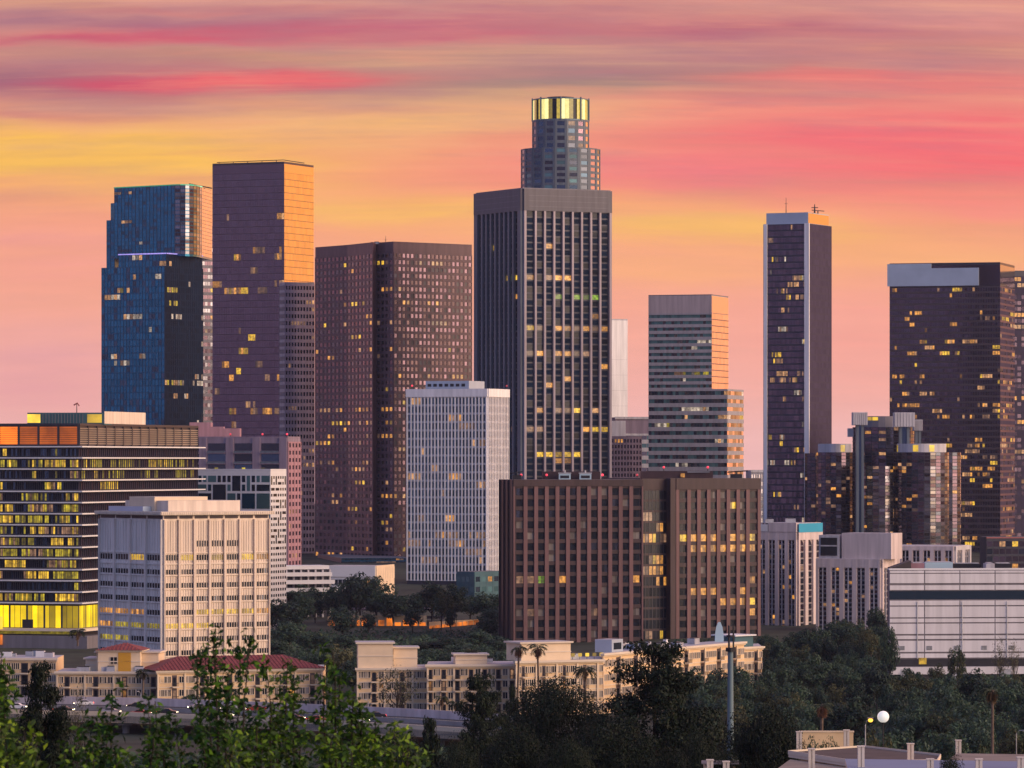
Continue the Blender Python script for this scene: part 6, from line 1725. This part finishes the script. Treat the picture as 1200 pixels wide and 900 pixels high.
# ------------------------------------------------------------------ the pavilion roofs and posts at the bottom right
def pavilion():
    D = 395; zr = Z(884, D)
    C, Lp, Rp, Q = Vector((X(1010, 372), 372)), Vector((X(905, 388), 388)), Vector((X(1105, 392), 392)), None
    t = thing('pavilion', (C.x, C.y, ground(380)), 'low pavilion with a flat dark brown roof and cream edge', 'building')
    q = [pt(924, 398), pt(1000, 385), pt(1098, 386), pt(1102, 393), pt(1012, 405)]
    b = MB(); b.prism(q, zr - .45, zr, 'trim', 'roof_brown'); b.build('roof', t)
    qi = inset(q, 1.2); b = MB(); b.prism(qi, ground(380) - 3, zr - .44, 'stucco_pale'); b.build('wall', t)
    b = MB()
    for i in range(5):
        a, c = q[i], q[(i + 1) % 5]; f = Fr(a, c); b.fbox(f, 0, f.w, -.02, .06, zr - .2, zr + .16, 'trim')
    b.build('roof_edge', t)
    t2 = thing('pavilion', (X(1180, 380), 380, ground(380)), 'low pale flat roofed building with a slate blue lower roof by the frame corner', 'building')
    q = [pt(1100, 383), pt(1230, 380), pt(1235, 396), pt(1122, 398)]
    b = MB(); b.prism(q, zr - .8, zr - .1, 'trim', 'roof_warm'); b.build('roof', t2)
    b = MB(); b.prism(inset(q, 1), ground(380) - 3, zr - .79, 'stucco_pale'); b.build('wall', t2)
    q = [pt(895, 372), pt(1008, 368), pt(1004, 384), pt(926, 396)]
    t4 = thing('pavilion', (X(950, 380), 380, ground(380)), 'pale grey flat roof at the bottom edge, before the brown roof', 'building')
    b = MB(); b.prism(q, zr - .9, zr - .5, 'trim', 'roof_warm'); b.build('roof', t4)
    b = MB(); b.prism(inset(q, .8), ground(375) - 3, zr - .89, 'stucco_pale'); b.build('wall', t4)
    q = [pt(1000, 335), pt(1260, 330), pt(1250, 362), pt(990, 366)]
    t3 = thing('pavilion', (X(1100, 345), 345, ground(345)), 'slate blue flat roof cut by the bottom edge in front of the brown roof', 'building')
    z3 = Z(893, 362)
    b = MB(); b.prism(q, z3 - .4, z3, 'trim', 'roof_blue'); b.build('roof', t3)
    b = MB(); b.prism(inset(q, 1), ground(340) - 3, z3 - .39, 'stucco_pale'); b.build('wall', t3)
    def post(px, y0, y1, D, lab):
        zt = Z(y0, D); zb = Z(y1, D); x0 = X(px, D); w = .26
        p = thing('roof_post', (x0, D, zb), lab, 'post', 'white posts of the pavilion roofs')
        b = MB(); b.box(x0 - w, x0 - .05, D - w, D + w, ground(D) - 1 if False else zb - 1.6, zt, 'post_white'); b.box(x0 + .05, x0 + w, D - w, D + w, zb - 1.6, zt, 'post_white'); b.box(x0 - .052, x0 + .052, D - w * .7, D + w * .7, zb - 1.6, zt - .05, 'trim'); b.build('shaft', p)
        b = MB(); b.box(x0 - w - .05, x0 + w + .05, D - w - .05, D + w + .05, zt - .01, zt + .08, 'post_white'); b.build('cap', p)
    for px, y0, y1, D, l in ((936.5, 858, 880, 426, 'square white post by the dark pine, first of the back row'), (992, 856, 878, 432, 'square white post behind the brown roof, right of the dry palm'), (951, 878, 902, 364, 'white post in front of the brown roof, nearest the dark pine'),
                         (1009, 875, 894, 356, 'white post before the middle of the brown roof'), (1067, 872, 895, 374, 'white post at the brown roof corner beside the small dark pine'), (1123, 868, 880, 422, 'short white post showing just above the small dark pine'),
                         (1090, 890, 905, 350, 'white post cut by the bottom edge, left of the small dark pine'), (1147, 890, 905, 350, 'white post cut by the bottom edge, right of the small dark pine'), (1196, 888, 905, 350, 'white post in the very corner of the frame'),
                         (832, 891, 908, 365, 'pale post by the house corner under the mast'), (851, 893, 908, 365, 'pale post under the mast, nearer the round pine')):
        post(px, y0, y1, D, l)
    # walled garden behind
    D = 560; w = thing('garden_wall', (X(960, D), D, ground(D)), 'low cream garden wall behind the white posts and dry palm', 'wall')
    b = MB(); b.box(X(938, D), X(1000, D), D, D + .4, ground(D) - 1, Z(858, D), 'stucco'); b.build('panel', w)
    b = MB(); b.box(X(937, D), X(1001, D), D - .1, D + .5, Z(858, D) - .02, Z(857, D) + .05, 'stucco_pale'); b.build('coping', w)
    # shrubs by the wall
    for px, y, wd, l in ((1018, 850, 44, 'rusty brown shrub before the cream garden wall under the globe lamp'), (955, 852, 36, 'low green shrub before the cream garden wall'), (1155, 868, 40, 'reddish shrub by the pale flat roof near the corner'), (980, 854, 30, 'small dark shrub before the cream garden wall, nearest the dry palm'), (1044, 858, 34, 'low dark shrub at the end of the cream garden wall')):
        tree('garden_shrub', 'olive', px, y, 480 if px != 1155 else 450, wd, l, hmin=1.5)
    # lamps
    D = 470; x0 = X(1035, D); zc = Z(840, D); t = thing('globe_lamp', (x0, D, ground(D)), 'round white globe lamp on a thin post', 'lamp')
    b = MB(); b.smooth = True; b.ball((x0, D, zc), .62, 'globe_glow', 24, 16); b.build('globe', t)
    b = MB(); b.tube([(x0, D, ground(D) - .5), (x0, D, zc - .55)], [.07, .06], 'dark_metal', 8); b.tube([(x0, D, zc - .72), (x0, D, zc - .56)], [.2, .24], 'dark_metal', 10); b.build('post', t)
    x0 = X(1014, D); zc = Z(844, D); t = thing('street_lamp', (x0, D, ground(D)), 'street lamp with a glowing amber head beside the white globe', 'lamp')
    b = MB(); b.tube([(x0, D, ground(D) - .5), (x0, D, zc - .6), (x0 + .12, D, zc - .1), (x0 + .5, D, zc + .1)], [.09, .07, .06, .05], 'steel', 8); b.build('post', t)
    b = MB(); b.ball((x0 + .55, D, zc), .26, 'lamp_amber', 12, 8, .8); b.box(x0 + .25, x0 + .85, D - .2, D + .2, zc + .18, zc + .28, 'steel'); b.build('lamp_head', t)
    x0 = X(1191, D); t = thing('street_lamp', (x0, D, ground(D)), 'thin unlit curved lamp post near the frame edge', 'lamp')
    b = MB(); b.tube([(x0, D, ground(D) - .5), (x0, D, Z(860, D)), (x0 + .3, D, Z(856, D)), (x0 + .9, D, Z(856, D))], [.07, .06, .05, .05], 'steel', 8); b.build('post', t)
    b = MB(); b.box(x0 + .7, x0 + 1.3, D - .12, D + .12, Z(856, D) - .12, Z(856, D) + .06, 'steel'); b.build('lamp_head', t)
    D = 400
    h = thing('house', (X(838, D), D, ground(D)), 'small pale house corner with a grey roof, half hidden under the mast', 'house')
    b = MB(); b.box(X(826, D), X(862, D), D, D + 3, ground(D) - 2, Z(895, D), 'stucco_pale'); b.build('wall', h)
    b = MB(); b.prism([pt(822, D - .6), pt(866, D - .6), pt(866, D + 3.5), pt(822, D + 3.5)], Z(895, D) - .01, Z(894, D), 'roof_gravel'); b.build('roof', h)
    b = MB(); b.box(X(834, D), X(848, D), D - .08, D, Z(904, D), Z(897, D), 'dark_glass'); b.build('window', h)
pavilion()

# ------------------------------------------------------------------ near leafy shoots
def shrub(px0, D, shoots, label, seed):
    rng = np.random.default_rng(seed); zg = ground(D)
    t = thing('leafy_shrub', (X(px0, D), D, zg), label, 'shrub')
    st = MB(); Cs = []; Ns = []; S = []
    base = np.array([X(px0, D), D, zg])
    for (px, py, dens) in shoots:
        if py > 835:
            if rng.random() < .24: continue
        d2 = D + rng.uniform(-2.5, 2.5)
        tip = np.array([X(px, d2), d2, Z(py, d2)])
        mid = (base + tip) / 2 + np.array([(tip[0] - base[0]) * .28 + rng.uniform(-.06, .06), 0, .1])
        N = 22
        pts = [(1 - s) ** 2 * base + 2 * s * (1 - s) * mid + s * s * tip for s in np.linspace(0, 1, N)]
        wob = rng.normal(size=(N, 3)) * .012; pts = [p + w for p, w in zip(pts, np.cumsum(wob, 0) - np.linspace(0, 1, N)[:, None] * wob.sum(0))]
        st.tube([tuple(p) for p in pts], [.018 * (1 - .8 * s) + .003 for s in np.linspace(0, 1, N)], 'bark', 6)
        for s in np.linspace(.30, 1.0, int(30 * dens)):
            i = min(int(s * (N - 1)), N - 2); p = pts[i] + (pts[i + 1] - pts[i]) * (s * (N - 1) - i)
            tw = dirs(1, rng)[0] * np.array([1, 1, .6]); tw[2] += .35; L = rng.uniform(.04, .22) * (1.3 - s * .7)
            e = p + tw * L
            if L > .12: st.tube([tuple(p), tuple(e)], [.005, .003], 'bark', 4)
            k = rng.integers(8, 18)
            for _ in range(k):
                q = e + rng.normal(size=3) * .055
                Cs.append(q); n = dirs(1, rng)[0] * .7 + np.array([0, -.2, .6]); Ns.append(n / np.linalg.norm(n))
    st.build('stem', t)
    me = quads_mesh('foliage', np.array(Cs) - base, np.array(Ns), .041, ['leaf_fresh', 'leaf_deep'], rng, 1.25, (rng.random(len(Cs)) < .74).astype(int))
    me.name = 'foliage'
    o = bpy.data.objects.new('foliage', me); COL.objects.link(o); o.parent = t
shrub(262, 54, [(240, 765, .8), (251, 742, 1), (268, 790, 1), (292, 752, .7), (281, 770, .8), (230, 768, .6), (258, 830, 1.2), (300, 840, 1), (236, 850, 1.2)], 'tallest leafy shoots, reaching up against the cream office block', 1)
shrub(345, 55, [(312, 786, .9), (337, 781, 1.1), (345, 800, 1), (330, 830, 1.2), (360, 842, 1.2), (318, 845, 1), (352, 860, 1.2)], 'leafy shoots crossing the red tiled roof', 2)
shrub(405, 56, [(390, 765, .8), (378, 800, 1), (398, 792, 1), (414, 815, 1.1), (425, 835, 1.1), (388, 840, 1.2), (440, 846, 1)], 'leafy shoots just left of the turreted stucco wing', 3)
shrub(140, 53, [(132, 812, .9), (150, 836, 1), (113, 842, 1.1), (98, 856, 1), (160, 862, 1.1), (125, 862, 1.3), (180, 850, 1)], 'bushy leafy shoots before the freeway, right of the near black pine', 4)
shrub(205, 54, [(182, 822, .8), (176, 845, 1), (205, 842, .9), (215, 862, 1.1), (192, 868, 1.2), (228, 858, 1)], 'thin leafy shoots over the dark freeway underside', 5)
shrub(10, 50, [(28, 856, 1), (8, 868, 1), (18, 880, 1.2), (42, 874, 1), (36, 890, 1.2), (-6, 850, 1)], 'bright leafy shrub filling the bottom corner under the near black pine', 6)
shrub(-14, 50, [(2, 772, .9), (6, 800, 1.2), (-4, 790, 1.2), (4, 822, .9)], 'leafy branch hanging into the frame edge before the stucco wing', 7)
shrub(470, 57, [(462, 852, 1), (450, 868, 1.1), (478, 872, 1), (436, 872, 1.1), (490, 884, 1), (420, 866, 1.2)], 'low leafy shrub by the end of the freeway, next to the small cypress', 8)
shrub(285, 52, [(270, 868, 1.1), (290, 874, 1.1), (306, 866, 1.1), (328, 880, 1.1)], 'dense low leaves at the bottom edge under the tallest shoots', 9)
shrub(100, 51, [(84, 880, 1.1), (108, 876, 1.1), (136, 884, 1.1)], 'dense low leaves at the bottom edge right of the near black pine', 10)
shrub(385, 52, [(368, 874, 1.1), (388, 868, 1.1), (412, 880, 1.1)], 'dense low leaves at the bottom edge below the turreted stucco wing', 11)

# ------------------------------------------------------------------ evening haze
mh = bpy.data.materials.new('haze'); mh.use_nodes = True; th = mh.node_tree
th.nodes.remove(th.nodes['Principled BSDF'])
pv = th.nodes.new('ShaderNodeVolumePrincipled'); pv.inputs['Density'].default_value = .00002
pv.inputs['Color'].default_value = (.62, .68, .95, 1); pv.inputs['Anisotropy'].default_value = .1
th.links.new(pv.outputs[0], th.nodes['Material Output'].inputs['Volume'])
hb = MB(); hb.box(-5000, 5000, -450, 5000, -12, 330, 'soil')
ho = hb.build('haze', loc=(0, 0, 0), kind='stuff'); ho.data.materials.clear(); ho.data.materials.append(mh)
finish_walls()
finish_windows(100)
